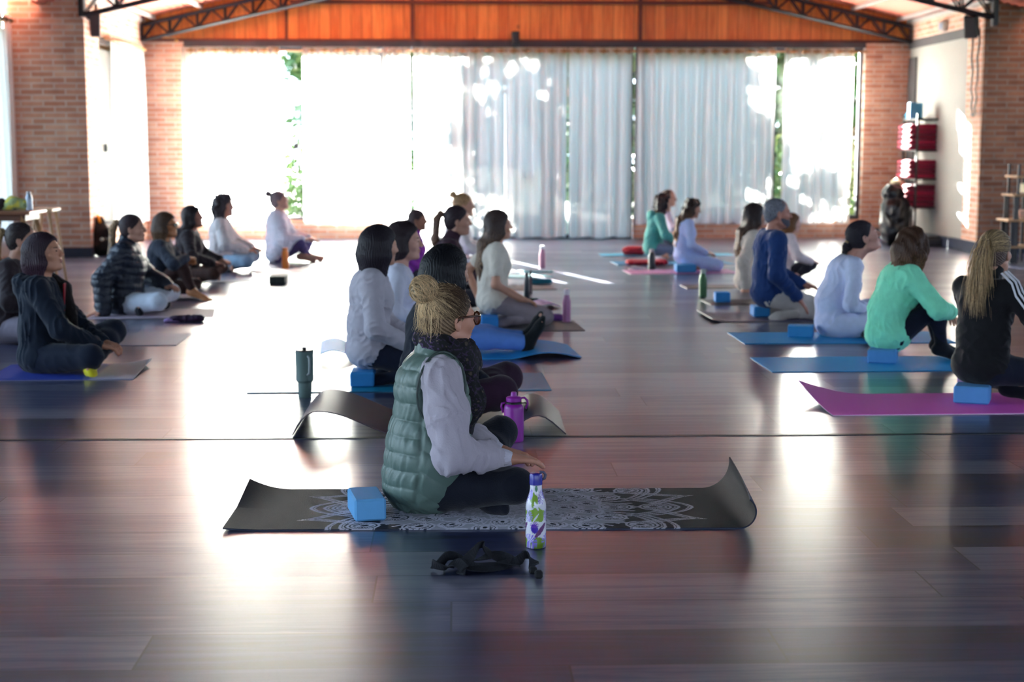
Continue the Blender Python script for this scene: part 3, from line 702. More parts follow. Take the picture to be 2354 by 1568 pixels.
LEGS = {  # (knee, ankle, foot direction) for near (y<0) and far leg
    'cross': [((.33, -.30, .13), (.27, .05, .075), (.3, 1, -.1)), ((.33, .30, .15), (.14, -.09, .065), (.25, -1, -.1))],
    'kneel': [((.42, -.12, .078), (.19, -.12, .062), (-1, .1, -.25)), ((.42, .14, .078), (.19, .13, .062), (-1, 0, -.25))],
    'kneesup': [((.30, -.10, .42), (.40, -.10, .09), (1, -.05, -.22)), ((.33, .12, .40), (.47, .13, .09), (1, .1, -.22))],
    'long': [((.44, -.10, .12), (.83, -.10, .075), (.45, -.1, 1)), ((.44, .12, .11), (.83, .12, .075), (.45, .15, 1))],
}
def person(b, top, label, group=None, yaw=0, seat=0.0, lean=6, lean2=4, hp=0, hy=0, legs='cross', arms=None, sw=.155, male=False,
           skin_c=(190, 140, 118), hair=('bob', (40, 28, 30), None), topc=None, bot=None, sock=None, h=.008, style='plain',
           sleeve='long', hem=.10, seed=1, legs_o=None, twist=0, bulk=1.0, extras=None, tuck=.013, hlen=.3, neck='crew', hxoff=0.0):
    s, c_ = {}, None
    P = VEC(0, 0, seat + .095); l1, l2 = math.radians(lean), math.radians(lean2)
    d1, d2 = VEC(math.sin(l1), 0, math.cos(l1)), VEC(math.sin(l2), 0, math.cos(l2))
    Wa = P + d1 * .16; Ch = Wa + d2 * .15; N = Ch + d2 * .17; f2 = VEC(math.cos(l2), 0, -math.sin(l2)); tw = math.radians(twist)
    side = rotz(VEC(0, 1, 0), tw); ff = rotz(f2, tw)
    if male: sw += .03
    S = [Ch + d2 * .115 - side * sw, Ch + d2 * .115 + side * sw]
    l3 = math.radians(lean2 * .5 + 12 - hp * .25); Hc = N + VEC(math.sin(l3), 0, math.cos(l3)) * .145 + VEC(hxoff, 0, 0)
    a = math.radians(hp); hf = rotz(VEC(math.cos(a), 0, math.sin(a)), math.radians(hy)); hu = rotz(VEC(-math.sin(a), 0, math.cos(a)), math.radians(hy))
    HF = frame(hf, hu); TF = frame(ff, d2); PF = frame(VEC(math.cos(l1), 0, -math.sin(l1)), d1)
    hd = lambda x, y, z: Hc + HF @ VEC(x, y, z)
    topz = hd(-.01, 0, .13)[2]
    # scale from the photographed height
    gx, gy = G(*b); ppm = F / (gx * math.sin(YAW) + gy * math.cos(YAW)) ; sc = ((b[1] - top) / ppm / topz) if top else 1.0
    s['scale'] = sc
    # limbs
    arms = arms or [((.30, -.20, .24), (-.3, -1, -.5)), ((.32, .20, .24), (-.3, 1, -.5))]
    A = []
    for i in (0, 1):
        tgt, pole = arms[i][:2]; E, Wr = ik(S[i], VEC(*tgt), .285, .25, pole); A.append((S[i], E, Wr))
    L = []
    lg = legs_o or LEGS[legs]
    for i in (0, 1):
        k, an, fd = (VEC(*q) for q in lg[i]); dz = VEC(0, 0, seat if legs == 'cross' and seat > .2 else 0)
        L.append((P + VEC(.01, (-.085, .085)[i], -.01), k + dz, an + dz, nrm(fd)))
    def torso(B, o):
        B.ell(P + d1 * .0, (.125 + o, .165 + o, .10 + o), PF, .03)
        B.cap(P + d1 * .03, Wa, .108 + o, .098 + o, .05, fr=PF, sc=(1, 1.28, 1))
        B.cap(Wa, Ch + d2 * .03, .098 + o, .108 + o, .05, fr=TF, sc=(1, 1.32 + (.1 if male else 0), 1))
        B.cap(S[0] + side * .02, S[1] - side * .02, .052 + o, None, .06)
        B.ell(Ch + d2 * .06 - ff * .02, (.085 + o, .135 + o, .09 + o), TF, .04)
        if not male:
            for y in (-.065, .065): B.ell(Ch + ff * .085 + side * y - d2 * .015, (.045 + o * .6, .055 + o * .6, .055 + o * .6), TF, .05)
    def armS(B, i, o, upto=1.0, k=.03, cuff=0.0):
        s0, e, w = A[i]; B.cap(s0, e, .047 + o, .040 + o, k)
        if upto > .6: B.cap(e, e + (w - e) * (upto - .6) / .4, .039 + o, .029 + o + cuff, k)
    def legS(B, i, o, upto=1.0, k=.03):
        hp_, kn, an, fd = L[i]; B.cap(hp_, kn, .088 + o, .058 + o, k); e = kn + (an - kn) * upto
        B.cap(kn, e, .057 + o, .038 + o, k); B.ell(kn + (an - kn) * .32 , (.058 + o,) * 3, None, .03)
    def hand(B, i, r=1.0):
        s0, e, w = A[i]; spec = arms[i][2] if len(arms[i]) > 2 else {}
        d = nrm(VEC(*spec['dir'])) if 'dir' in spec else nrm((w - e) * VEC(1, 1, .35)); pn = VEC(*spec.get('palm', (0, 0, -1)))
        fr = frame(d, -pn); X, Yv, Zv = fr[:, 0], fr[:, 1], fr[:, 2]; sg = (1, -1)[i]
        B.cap(e + (w - e) * .5, w, .031, .025, .015); B.cap(w, w + X * .03, .025, .024, .015)
        pc = w + X * .055; B.ell(pc, (.048, .040, .017), fr, .012)
        cu = spec.get('curl', .45)
        for j, (yy, ln) in enumerate(((.030, .062), (.010, .072), (-.010, .068), (-.029, .052))):
            yy *= sg; p0 = w + X * .088 + Yv * yy - Zv * .0; dd = nrm(X + Yv * yy * 2.2 - Zv * cu * .4); p1 = p0 + dd * ln * .48
            dd2 = nrm(X + Yv * yy * 1.5 - Zv * (cu * 1.4)); p2 = p1 + dd2 * ln * .33; dd3 = nrm(X * .8 - Zv * (cu * 2.2)); p3 = p2 + dd3 * ln * .25
            B.chain([p0 - X * .02, p0, p1, p2, p3], [.0098, .0098, .0090, .0082, .0072], .004)
        t0 = w + X * .022 + Yv * .026 * sg; B.chain([t0, t0 + X * .028 + Yv * .022 * sg - Zv * .01, t0 + X * .056 + Yv * .022 * sg - Zv * .016], [.0135, .0110, .0085], .006)
    def foot(B, i, o=0.0):
        hp_, kn, an, fd = L[i]; sh = nrm(an - kn); heel = an + sh * .02 - fd * .035; up = nrm(-sh - fd * (-sh @ fd)); fr = frame(fd, up)
        B.cap(kn + (an - kn) * .6, an, .042 + o, .034 + o, .02); B.cap(an, heel, .032 + o, .030 + o, .02)
        ball = an + sh * .028 + fd * .12; B.cap(heel, ball, .030 + o, .026 + o, .03, fr=fr, sc=(1, 1.15, .85))
        B.cap(an + fd * .02, ball, .030 + o, .022 + o, .03)
        if o > 0: B.cap(ball, ball + fd * .055, .026 + o, .020 + o, .03, fr=fr, sc=(1, 1.5, .8))
        else:
            for j in range(5):
                yy = (j - 2) * .0155; sg = (1, -1)[i]; q = ball + fr[:, 1] * yy * sg + fd * .018
                B.cap(q - fd * .02, q + fd * (.042 - .006 * abs(j - (3.2 if sg > 0 else 3.2))), .0125 if j < 4 else .0155, .010, .006)
    # ---- body: one continuous surface
    B = Solid(); torso(B, -.012)
    for i in (0, 1):
        armS(B, i, -.005, .98); legS(B, i, -.010, .98); foot(B, i); hand(B, i)
    B.cap(N - d2 * .04, hd(-.022, 0, -.06), .060, .050, .03)
    B.ell(hd(-.015, 0, .035), (.098, .076, .088), HF, .02).ell(hd(.030, 0, -.025), (.060, .058, .082), HF, .03).ell(hd(.038, 0, -.078), (.045, .044, .030), HF, .025)
    B.ell(hd(.074, 0, -.094), (.018, .020, .016), HF, .02)
    B.cap(hd(-.01, -.05, -.06), hd(.05, -.030, -.088), .018, .016, .025).cap(hd(-.01, .05, -.06), hd(.05, .030, -.088), .018, .016, .025)
    for y in (-1, 1):
        B.ell(hd(.062, y * .038, -.022), (.022, .024, .022), HF, .02)
        B.ell(hd(.094, y * .031, .008), (.016, .018, .012), HF, .012, sub=True)
        B.cap(hd(.082, y * .014, .026), hd(.072, y * .046, .024), .009, .008, .014)
        B.ell(hd(.078, y * .030, .006), (.0135, .0135, .0125), HF, .004)
        e0 = hd(-.006, y * .074, -.008)
        fr2 = frame(rotz(hf, y * -.35), hu)
        B.ell(e0, (.019, .009, .032), fr2, .008).ell(e0 + HF @ VEC(.003, y * .008, .002), (.010, .006, .019), fr2, .004, sub=True).ell(e0 + HF @ VEC(.004, 0, -.024), (.009, .007, .011), fr2, .006)
    B.cap(hd(.086, 0, .018), hd(.110, 0, -.022), .0075, .0105, .012).ell(hd(.101, -.010, -.026), (.010, .008, .008), HF, .006).ell(hd(.101, .010, -.026), (.010, .008, .008), HF, .006)
    B.ell(hd(.088, 0, -.051), (.0095, .023, .0065), HF, .006).ell(hd(.086, 0, -.063), (.010, .019, .0075), HF, .006).ell(hd(.099, 0, -.057), (.012, .021, .0022), HF, .002, sub=True)
    o = B.mesh('person', h, skin(skin_c)); o['label'] = label; o['category'] = 'person'
    if group: o['group'] = group
    o.location = (gx, gy, 0.0); o.rotation_euler = (0, 0, math.radians(yaw)); o.scale = (sc,) * 3
    pz = o
    # ---- trousers
    T = Solid(); T.ell(P, (.128, .170, .103), PF, .03).cap(P, P + d1 * .10, .112, .105, .03, fr=PF, sc=(1, 1.28, 1))
    for i in (0, 1): legS(T, i, tuck if bot and len(bot) > 1 and bot[1] == 'loose' else .002, .93 if sock is None else .9, .035)
    T.disp(folds(seed, .005 if bot and len(bot) > 1 and bot[1] == 'loose' else .0028, .10))
    T.mesh('trousers', h * 1.1, fabric((bot or ((30, 34, 60),))[0]), pz)
    if sock:
        for i in (0, 1):
            q = Solid(); foot(q, i, .004); q.mesh('sock', h, fabric(sock), pz)
    # ---- top garment
    if topc:
        off = {'plain': .008, 'puffer': .03, 'vest': .026, 'shawl': .02, 'loose': .018, 'fleece': .016, 'hoodie': .02}[style] * bulk
        J = Solid(); torso(J, off)
        if style == 'vest': J.ell(P + d1 * .10 + ff * .03, (.155, .225, .15), PF, .06).cut(P - d1 * hem, -d1 + ff * .55)
        else: J.cut(P - d1 * hem, -d1)
        if style == 'vest':
            for i in (0, 1): J.ell(S[i] - d2 * .045 + side * (-.035, .035)[i] - ff * .002, (.092, .060, .135), TF, .02, sub=True)
        if style != 'vest': J.cut(N + d2 * (.035 if neck != 'high' else .0), d2)
        if style in ('shawl',):
            J.cap(S[0], A[0][1] * .75 + P * .25, .09, .13, .08).cap(S[1], A[1][1] * .75 + P * .25, .09, .13, .08)
        if style in ('puffer', 'vest'): J.cap(N - d2 * .02, N + d2 * (.06 if style == 'vest' else .045), .090 if style == 'vest' else .078, .082 if style == 'vest' else .068, .02).cut(N + d2 * (.055 if style == 'vest' else .07) + ff * .02, d2 + ff * .25)
        if neck == 'high': J.cap(N - d2 * .03, hd(-.02, 0, -.085), .068, .056, .02)
        if style == 'hoodie': J.ell(N - ff * .10 - d2 * .025, (.070, .13, .050), TF, .03).ell(N - ff * .11 - d2 * .075, (.055, .10, .045), TF, .03)
        if sleeve != 'none':
            for i in (0, 1): armS(J, i, off * (1.0 if style != 'loose' else 1.1), {'long': .99, 'short': .35, 'half': .6}[sleeve] if sleeve == 'long' else .5, .03)
        if sleeve == 'short':
            J = Solid(); torso(J, off); J.cut(P - d1 * hem, -d1).cut(N + d2 * .03, d2)
            for i in (0, 1):
                s0, e, w = A[i]; J.cap(s0, s0 + (e - s0) * .62, .054, .056, .03)
        if style in ('puffer', 'vest'):
            pit = .062
            def quilt(Pn):
                R = Pn - P; t = (R @ d2) / pit
                tb = t + .25 * np.cos(R @ VEC(0, 1, 0) * 9)
                ts = t * .75 + (R[:, 0] + .055) * 6.0
                dside = np.abs(R[:, 0] + .055 - .1 * R[:, 2]); side_ = (R[:, 0] > -.055 + .1 * R[:, 2]) & (R[:, 2] < .34)
                q = np.where(side_, ts, tb) if style == 'vest' else tb
                bl = np.abs(np.sin(np.pi * q)) ** .4 + .12 * np.sin(R[:, 1] * 55 + np.floor(q) * 2.3); seam = np.clip(dside / .012, 0, 1) if style == 'vest' else 1.0
                seam = np.where(R[:, 2] < .34, seam, 1.0)
                return (.0065 * bl * seam - .003) if style == 'vest' else (.011 * bl * seam - .005)
            J.disp(quilt); wr = waves(seed + 3, .03, 6, (1, 1, .5)); J.disp(lambda Pn: .0016 * wr(Pn))
        else: J.disp(folds(seed + 5, {'plain': .0065, 'shawl': .012, 'loose': .011, 'fleece': .0085, 'hoodie': .010}[style], .075))
        mt = plain('quilted_nylon', srgb(*topc), .48, var=.1, bump=.3, bscale=60, spec=.5) if style in ('puffer', 'vest') else fabric(topc)
        nm = {'plain': 'top', 'puffer': 'puffer_jacket', 'vest': 'quilted_vest', 'shawl': 'shawl', 'loose': 'cardigan', 'fleece': 'fleece_sweater', 'hoodie': 'hooded_jacket'}[style]
        if male: nm = 'sweater'
        jk = J.mesh(nm, h, mt, pz)
    else: jk = None
    # ---- hair
    hs, hc, hc2 = hair; K = Solid(); tie = hd(-.105, 0, .045); axisv = HF[:, 2]; cen = Hc; h2 = h * .75; Hd = hd
    dn = VEC(0, 0, -1)
    def capp(e, front=.058, slope=.75):
        K.ell(hd(-.018, 0, .036), (.102 + e, .083 + e, .092 + e), HF, .02)
        K.ell(hd(-.035, 0, -.015), (.075 + e, .072 + e, .075 + e), HF, .03)
        K.cut(hd(front, 0, .055), HF @ nrm(VEC(.8, 0, -slope)), .004)
    if hs in ('bob', 'long', 'curly'):
        capp(.010 if hs != 'curly' else .018, .062, .6)
        l = hlen
        if hs == 'bob':
            for y in (-1, 1): K.chain([hd(-.02, y * .062, .02), hd(-.015, y * .072, -.05), hd(-.02, y * .066, -.05) + dn * l * .3], [.042, .042, .026], .03)
            K.chain([hd(-.07, 0, .02), hd(-.078, 0, -.05), hd(-.088, 0, -.05) + dn * l * .35], [.062, .066, .048], .04, fr=HF, sc=(1, 1.4, 1))
        elif hs == 'curly':
            for y in (-1, 0, 1): K.chain([hd(-.04, y * .06, .03), hd(-.05, y * .078, -.04), hd(-.05, y * .08, -.10) + dn * l * .2], [.070, .074, .056], .03)
        else:
            back = N - ff * .10
            for y in (-.055, 0, .055):
                p0 = hd(-.06, y, 0); p1 = hd(-.075, y * 1.15, -.09); p2 = back + side * y * 1.1 - d2 * .02; p3 = p2 - d2 * l * .6 - ff * .01; p4 = p2 - d2 * l - ff * .005
                K.chain([p0, p1, p2, p3, p4], [.045, .045, .036, .034, .016], .03)
            K.chain([hd(-.0, -.07, .02), hd(-.0, -.075, -.06), S[0] * .35 + N * .65 + d2 * .0 - ff * .02, S[0] * .35 + N * .65 - d2 * l * .5 + ff * .05], [.03, .028, .028, .014], .03)
        axisv = VEC(0, 0, 1); cen = hd(-.03, 0, 0)
    elif hs in ('pony', 'bun', 'lowbun'):
        capp(-.002, .064, .62)
        if hs == 'lowbun': tie = hd(-.100, 0, -.02)
        if hs == 'bun': tie = hd(-.085, 0, .085)
        axisv = nrm(tie - hd(.02, 0, .01)); cen = tie
    elif hs == 'short':
        capp(-.004, .060, .9); cen = hd(0, 0, 0)
    e1 = nrm(np.cross(axisv, VEC(.13, 1, .2))); e2 = np.cross(axisv, e1); RW = waves(seed + 9, .06, 5); fr_ = {'curly': 26, 'short': 60}.get(hs, 54)
    def strand(V):
        R = V - cen; an = np.arctan2(R @ e1, R @ e2); t = an * fr_ + RW(V) * (1.6 if hs != 'curly' else 5)
        v_ = .5 + .28 * np.sin(t) + .22 * np.sin(t * 2.7 + RW(V) * 2)
        return v_ * (.25 + .9 * np.clip((Hc[2] + .0 - V[:, 2]) / .26, 0, 1)) if hs in ('long', 'bob', 'curly') else v_
    K.disp(lambda V: (.0045 if hs == 'curly' else .0026 if h > .005 else .0010) * np.sin(np.arctan2((V - cen) @ e1, (V - cen) @ e2) * fr_ + RW(V) * (1.6 if hs != 'curly' else 5)))
    if extras and 'wavy' in extras: cw2 = waves(seed + 2, .07, 6, (1, 1, .7)); K.disp(lambda V: .010 * cw2(V))
    if hs == 'curly': cw = waves(seed + 2, .05, 6); K.disp(lambda V: .011 * cw(V))
    hm = hairmat(hc, None if hs in ('pony', 'lowbun') else hc2, at_shift=1.5); ho = K.mesh('hair', h2, hm, pz, strand=strand)
    if hs == 'pony':
        Q = Solid(); q1 = tie - HF[:, 0] * .035 + VEC(0, 0, .012); q2 = q1 - HF[:, 0] * .03 + dn * .05; q3 = q2 + dn * hlen * .5 - HF[:, 0] * .005; q4 = q2 + dn * hlen
        q3 = q3 - ff * .01; Q.chain([tie, q1, q2, q3, q4], [.016, .022, .029, .031, .008], .02)
        ax2 = VEC(0, 0, 1)
        def st2(V):
            t = (V[:, 1] * 260 + V[:, 0] * 190 + RW(V) * 2.2); return .5 + .3 * np.sin(t) + .2 * np.sin(t * 2.3 + 1)
        Q.disp(lambda V: .0035 * (st2(V) - .5) * 2); pt = Q.mesh('ponytail', h2, hairmat(tuple((a_ + b_) // 2 for a_, b_ in zip(hc, hc2)), tuple(min(255, int(v * 1.12)) for v in hc2)) if hc2 else hm, ho, strand=st2)
        Solid().cap(tie, tie - HF[:, 0] * .012, .021).mesh('hair_tie', h2 * .7, fabric((24, 20, 30)), ho)
    if hs in ('bun', 'lowbun'):
        br = .048 if h < .005 else .038
        Q = Solid().ell(tie - HF[:, 0] * .026 + (HF[:, 2] * .024 if hs == 'bun' else 0), (br * 1.05, br * .95, br), HF)
        def st2(V): t = (V - tie) @ (HF @ VEC(.6, .3, .9)) * 300 + RW(V) * 3; return .5 + .5 * np.sin(t)
        Q.disp(lambda V: (.003 if h > .005 else .0012) * (st2(V) - .5) * 2); Q.mesh('hair_bun', h2, hm if h > .005 else hairmat((120, 98, 72), (200, 180, 150)), ho, strand=st2)
    # ---- face details (eyes, brows)
    ey = MB()
    if extras and 'face' in extras:
        for y in (-1, 1):
            q = Solid().ell(hd(.0875, y * .030, .006), (.0050, .0095, .0052), HF).mesh('eye', .0022 if h < .007 else .003, plain('dark_eye', srgb(30, 20, 18), .2) if 'eye' not in M else M['eye'], pz)
            q = Solid().cap(hd(.0905, y * .014, .0265), hd(.081, y * .046, .027), .0035, .0025).mesh('eyebrow', .0025, M['brow'], pz)
        Solid().ell(hd(.0915, 0, -.0515), (.0075, .019, .0050), HF, .003).ell(hd(.0895, 0, -.0625), (.0080, .016, .0058), HF, .003).ell(hd(.101, 0, -.057), (.010, .021, .0018), HF, .002, sub=True).mesh('lips', .0025, skin((168, 92, 86)), pz)
    info = dict(obj=pz, P=P, Wa=Wa, Ch=Ch, N=N, S=S, A=A, L=L, hd=hd, HF=HF, TF=TF, d1=d1, d2=d2, ff=ff, side=side, sc=sc, top=jk, hair=ho, hm=hm, PF=PF)
    return info
M['eye'] = plain('dark_eye', srgb(30, 20, 18), .2); M['brow'] = plain('brow_hair', srgb(44, 30, 26), .8)
# ------------------------------------------------------------------ the people
def hero():
    q = person((975, 1165), 640, 'person in a green quilted vest, dark scarf and sunglasses, blonde bun, on the mandala mat', h=.0042, yaw=10, seat=.0,
        lean=2, lean2=9, hp=-2, hy=22, hxoff=.0, skin_c=(198, 140, 116), hair=('bun', (96, 70, 50), (170, 140, 108)), topc=(88, 108, 100), style='vest', sleeve='none', hem=.13,
        bot=((12, 18, 40),), seed=3, extras=('face',), tuck=.01,
        sock=(22, 26, 46), legs_o=[((.295, -.27, .125), (.26, .06, .085), (.3, 1, -.1)), ((.345, .25, .225), (.17, -.06, .065), (.7, -1, -.1))],
        arms=[((.275, -.16, .205), (-.35, -.7, -1), dict(dir=(1, .12, -.10), curl=.35)), ((.29, .08, .19), (-.3, 1, -.6), dict(dir=(1, -.6, -.15), curl=.35))])
    o, hd, HF, N, S, A, ff, d2, side, P, TF = (q[k] for k in ('obj', 'hd', 'HF', 'N', 'S', 'A', 'ff', 'd2', 'side', 'P', 'TF'))
    # sweatshirt under the vest: shoulders and sleeves
    J = Solid()
    J.cap(S[0] + side * .02, S[1] - side * .02, .066, None, .05).ell(q['Ch'] + d2 * .02, (.115, .165, .14), TF, .04)
    for i in (0, 1):
        s0, e, w = A[i]; J.cap(s0 - VEC(.008, 0, 0), s0 + (e - s0) * .5, .072, .077, .03).cap(s0 + (e - s0) * .5, e + VEC(0, 0, -.012), .077, .062, .03).cap(e + VEC(0, 0, -.012), e + (w - e) * .6, .060, .052, .04).cap(e + (w - e) * .6, w - (w - e) * .02, .052, .034, .03)
    J.cut(N + d2 * .02, d2)
    J.disp(folds(21, .010, .07, (1, 1, .45))); fw = waves(77, .045, 5, (1.2, 1.2, .22)); J.disp(lambda V: .0042 * np.tanh(fw(V) * 1.2))
    # sewn seams
    s0, e, w = A[0]; mid = s0 + (e - s0) * .58; ud = nrm(e - s0)
    def seam(V):
        t = (V - mid) @ ud + .25 * ((V - mid) @ VEC(1, 0, 0)); f = (V[:, 1] < S[0][1] + .02)
        return np.where(f, .0018 * (np.exp(-(t / .004) ** 2) - 1.2 * np.exp(-((t - .008) / .003) ** 2)), 0)
    J.disp(seam)
    J.mesh('sweatshirt', .0045, fabric((178, 168, 178), var=.05), o)
    for i in (0, 1):
        s0, e, w = A[i]; Solid().cap(w - (w - e) * .06, w + (w - e) * .03, .037, .033, .01).disp(lambda V: .0012 * np.sin(np.arctan2(V[:, 1] - w[1], V[:, 2] - w[2]) * 22)).mesh('cuff', .004, fabric((196, 190, 202), var=.05), o)
    # vest piping round the armhole and hem
    vs = MB(); pts = []
    for k in range(28):
        a = 2 * math.pi * k / 28; pts.append(S[0] - d2 * .045 - ff * .002 + TF @ VEC(.088 * math.cos(a), -.030 + .052 * max(0, math.sin(a)) ** 2 + .012 * max(0, -math.sin(a)), .132 * math.sin(a)))
    vs.tube(pts, .0045, 6, closed=True).build('piping', plain('dark_piping', srgb(58, 70, 66), .6), q['top'], smooth=True)
    # scarf
    C = Solid(); R = []
    for k in range(15):
        a = 2 * math.pi * k / 14; R.append(N + ff * (.018 + .080 * math.cos(a)) + side * .075 * math.sin(a) + d2 * (.045 - .012 * math.cos(a)))
    C.chain(R, [.030 + .010 * max(0, math.cos(2 * math.pi * k / 14)) + .004 * math.sin(k * 2.1) for k in range(15)], .02)
    R2 = [p + d2 * -.04 + ff * .022 for p in R]; C.chain(R2, [.026 + .016 * max(0, math.cos(2 * math.pi * k / 14)) + .006 * math.sin(k * 1.7 + 1) for k in range(15)], .02)
    C.chain([N + ff * .10 - side * .06 - d2 * .04, N + ff * .135 - side * .055 - d2 * .15, N + ff * .12 - side * .03 - d2 * .26, N + ff * .12 - side * .0 - d2 * .36], [.045, .052, .040, .026], .03)
    C.chain([N + ff * .10 + side * .04 - d2 * .05, N + ff * .13 + side * .04 - d2 * .18, N + ff * .12 + side * .03 - d2 * .30], [.045, .048, .030], .03)
    C.disp(folds(31, .009, .05)); cw = waves(5, .035, 7)
    def sc_col(V):
        n = cw(V); c = np.array(srgb(24, 20, 28)[:3])[None] * np.ones((len(V), 1)); m = np.abs(n) < .15; c[m] = srgb(84, 62, 104)[:3]; m = n > 1.25; c[m] = srgb(120, 104, 92)[:3]
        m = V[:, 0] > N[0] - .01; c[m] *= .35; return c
    C.mesh('scarf', .0045, vcol('printed_scarf', .9, .3), o, colfn=sc_col)
    # glasses
    gl = MB(); amber = plain('tortoiseshell', srgb(70, 34, 18), .25, var=.5, scale=60)
    for y in (-1, 1):
        ring = [hd(.105 - abs(abs(.033 + .025 * math.cos(a)) - .0) * .12, y * (.033 + .027 * math.cos(a)), .002 + .023 * math.sin(a)) for a in [2 * math.pi * k / 20 for k in range(20)]]
        gl.tube(ring, .0044, 8, closed=True); gl.tube([hd(.100, y * .058, .014), hd(.088, y * .070, .014), hd(.03, y * .079, .012), hd(-.004, y * .082, .010), hd(-.018, y * .080, -.012)], .0040, 6)
    gl.tube([hd(.104, -.010, .008), hd(.107, 0, .011), hd(.104, .010, .008)], .003, 6)
    g_ = gl.build('glasses', amber, o, smooth=True)
    ln = MB()
    for y in (-1, 1):
        vv = [hd(.103 - abs(.033) * .12, y * .033, .004)] + [hd(.105 - (.033 + .024 * math.cos(a)) * .12, y * (.033 + .024 * math.cos(a)), .004 + .019 * math.sin(a)) for a in [2 * math.pi * k / 20 for k in range(20)]]
        ln.add(vv, [(0, 1 + k, 1 + (k + 1) % 20) for k in range(20)])
    lm, lt, lb = newmat('amber_lens'); lb.inputs['Base Color'].default_value = srgb(190, 110, 50); lb.inputs['Roughness'].default_value = .1; lb.inputs['Alpha'].default_value = .5
    ln.build('lens', lm, g_)
    # loose strands round the bun and the nape
    rr = rnd(8); tie = hd(-.085, 0, .085); hs = Strands()
    def lock(p, pts_d, n, r, spread):
        """a lock of fine strands that share one path"""
        for _ in range(n):
            o_ = VEC(rr.gauss(0, 1), rr.gauss(0, 1), rr.gauss(0, 1)) * spread; w_ = rr.uniform(.7, 1.08); q = [p + o_ * .3]; ph = rr.uniform(0, 6)
            for k, d in enumerate(pts_d): q.append(q[-1] + d * w_ + o_ * .28 + VEC(math.sin(ph + k * 1.3), math.cos(ph + k), 0) * .0012)
            hs.add(q, r, min(1, max(0, rr.gauss(.72, .28))))
    for k in range(30):      # ends falling from the bun down the back of the head
        y = rr.uniform(-1, 1); p = tie + HF @ VEC(-.022 + .026 * rr.random(), y * .034, -.012); L_ = rr.uniform(.55, 1.15)
        st = [HF @ VEC(-.010 + .012 * abs(y), y * .012, -.012), HF @ VEC(-.007 + .012 * abs(y), y * .012, -.022), HF @ VEC(-.003, y * .006, -.028), HF @ VEC(.001, -y * .001, -.030), HF @ VEC(.001, -y * .004, -.028), HF @ VEC(-.006, -y * .002, -.020)]
        cv = HF @ VEC(rr.uniform(-1, .2), rr.uniform(-1, 1), 0) * .0035; lock(p, [q_ * L_ + cv * (i_ - 2) for i_, q_ in enumerate(st)], 20, .0010, .0050)
    for k in range(220):      # strands wound over the bun
        a = rr.uniform(0, 6.28); c0 = tie + HF @ VEC(-.026, 0, .024); ax1 = HF @ nrm(VEC(*([rr.uniform(-1, 1) for _ in range(3)] if k % 2 else [0, 0, 0])) + VEC(.7 + rr.uniform(-.5, .5), rr.uniform(-.6, .6), .5 + rr.uniform(-.5, .5))); b1 = nrm(np.cross(ax1, HF @ VEC(.3, .2, .9))); b2 = np.cross(ax1, b1)
        pts = [c0 + (b1 * math.cos(a + t * .35) + b2 * math.sin(a + t * .35)) * (.0525 + .0012 * math.sin(t)) for t in range(7)]; lock(pts[0], [pts[i + 1] - pts[i] for i in range(6)], 5, .0009, .0016)
    for k in range(170):      # flyaways
        if k < 80:
            v = HF @ nrm(VEC(rr.uniform(-1, 1), rr.uniform(-1, 1), rr.uniform(-.6, 1))); p = tie + HF @ VEC(-.026, 0, .024) + v * .046; d = nrm(v * .5 + VEC(rr.uniform(-1, 1), rr.uniform(-1, 1), rr.uniform(-1, 1))) * rr.uniform(.004, .010)
        else:
            t = rr.uniform(-.5, 1.3); y = rr.uniform(-.7, .7); p = hd(-.018 + .104 * math.sin(t) * math.cos(y), .085 * math.sin(y), .036 + .094 * math.cos(t) * math.cos(y)); d = HF @ VEC(-.7, rr.uniform(-.5, .5), rr.uniform(.1, .5)) * rr.uniform(.005, .011)
        e_ = VEC(rr.uniform(-1, 1), rr.uniform(-1, 1), rr.uniform(-1, .4)) * .0016; lock(p, [d, d + e_, d + e_ * 2, d + e_ * 3.2], 1, .0005, .001)
    comb(hs, hd, HF, (-.085, 0, .085), 0, 1500, .0010, .064, .62, .002, lambda x: .36 - (x + .04) * 8, seed=4)
    hs.build('hair_strands', hairmat((84, 58, 40), (244, 208, 160)), q['hair'])
    return q
Q0 = hero()

def block(px, py, label, c=(72, 150, 208), dim=(.23, .15, .09), rz=0.0, seated=False, dy=0.0):
    x, y = G(px, py); x_, y_ = x, y + dim[1] / 2 + dy
    m = plain('foam_block', srgb(*c), .75, var=.06, scale=30, bump=.12, bscale=400) if ('blk', c) not in _mc else _mc[('blk', c)]; _mc[('blk', c)] = m
    return tag(MB().rbox(-dim[0] / 2, dim[0] / 2, -dim[1] / 2, dim[1] / 2, 0, dim[2], .007).build('yoga_block', m, loc=(x_, y_, MATZ)), label, 'yoga block')
MATZ = .006
GP = 'people sitting on mats'
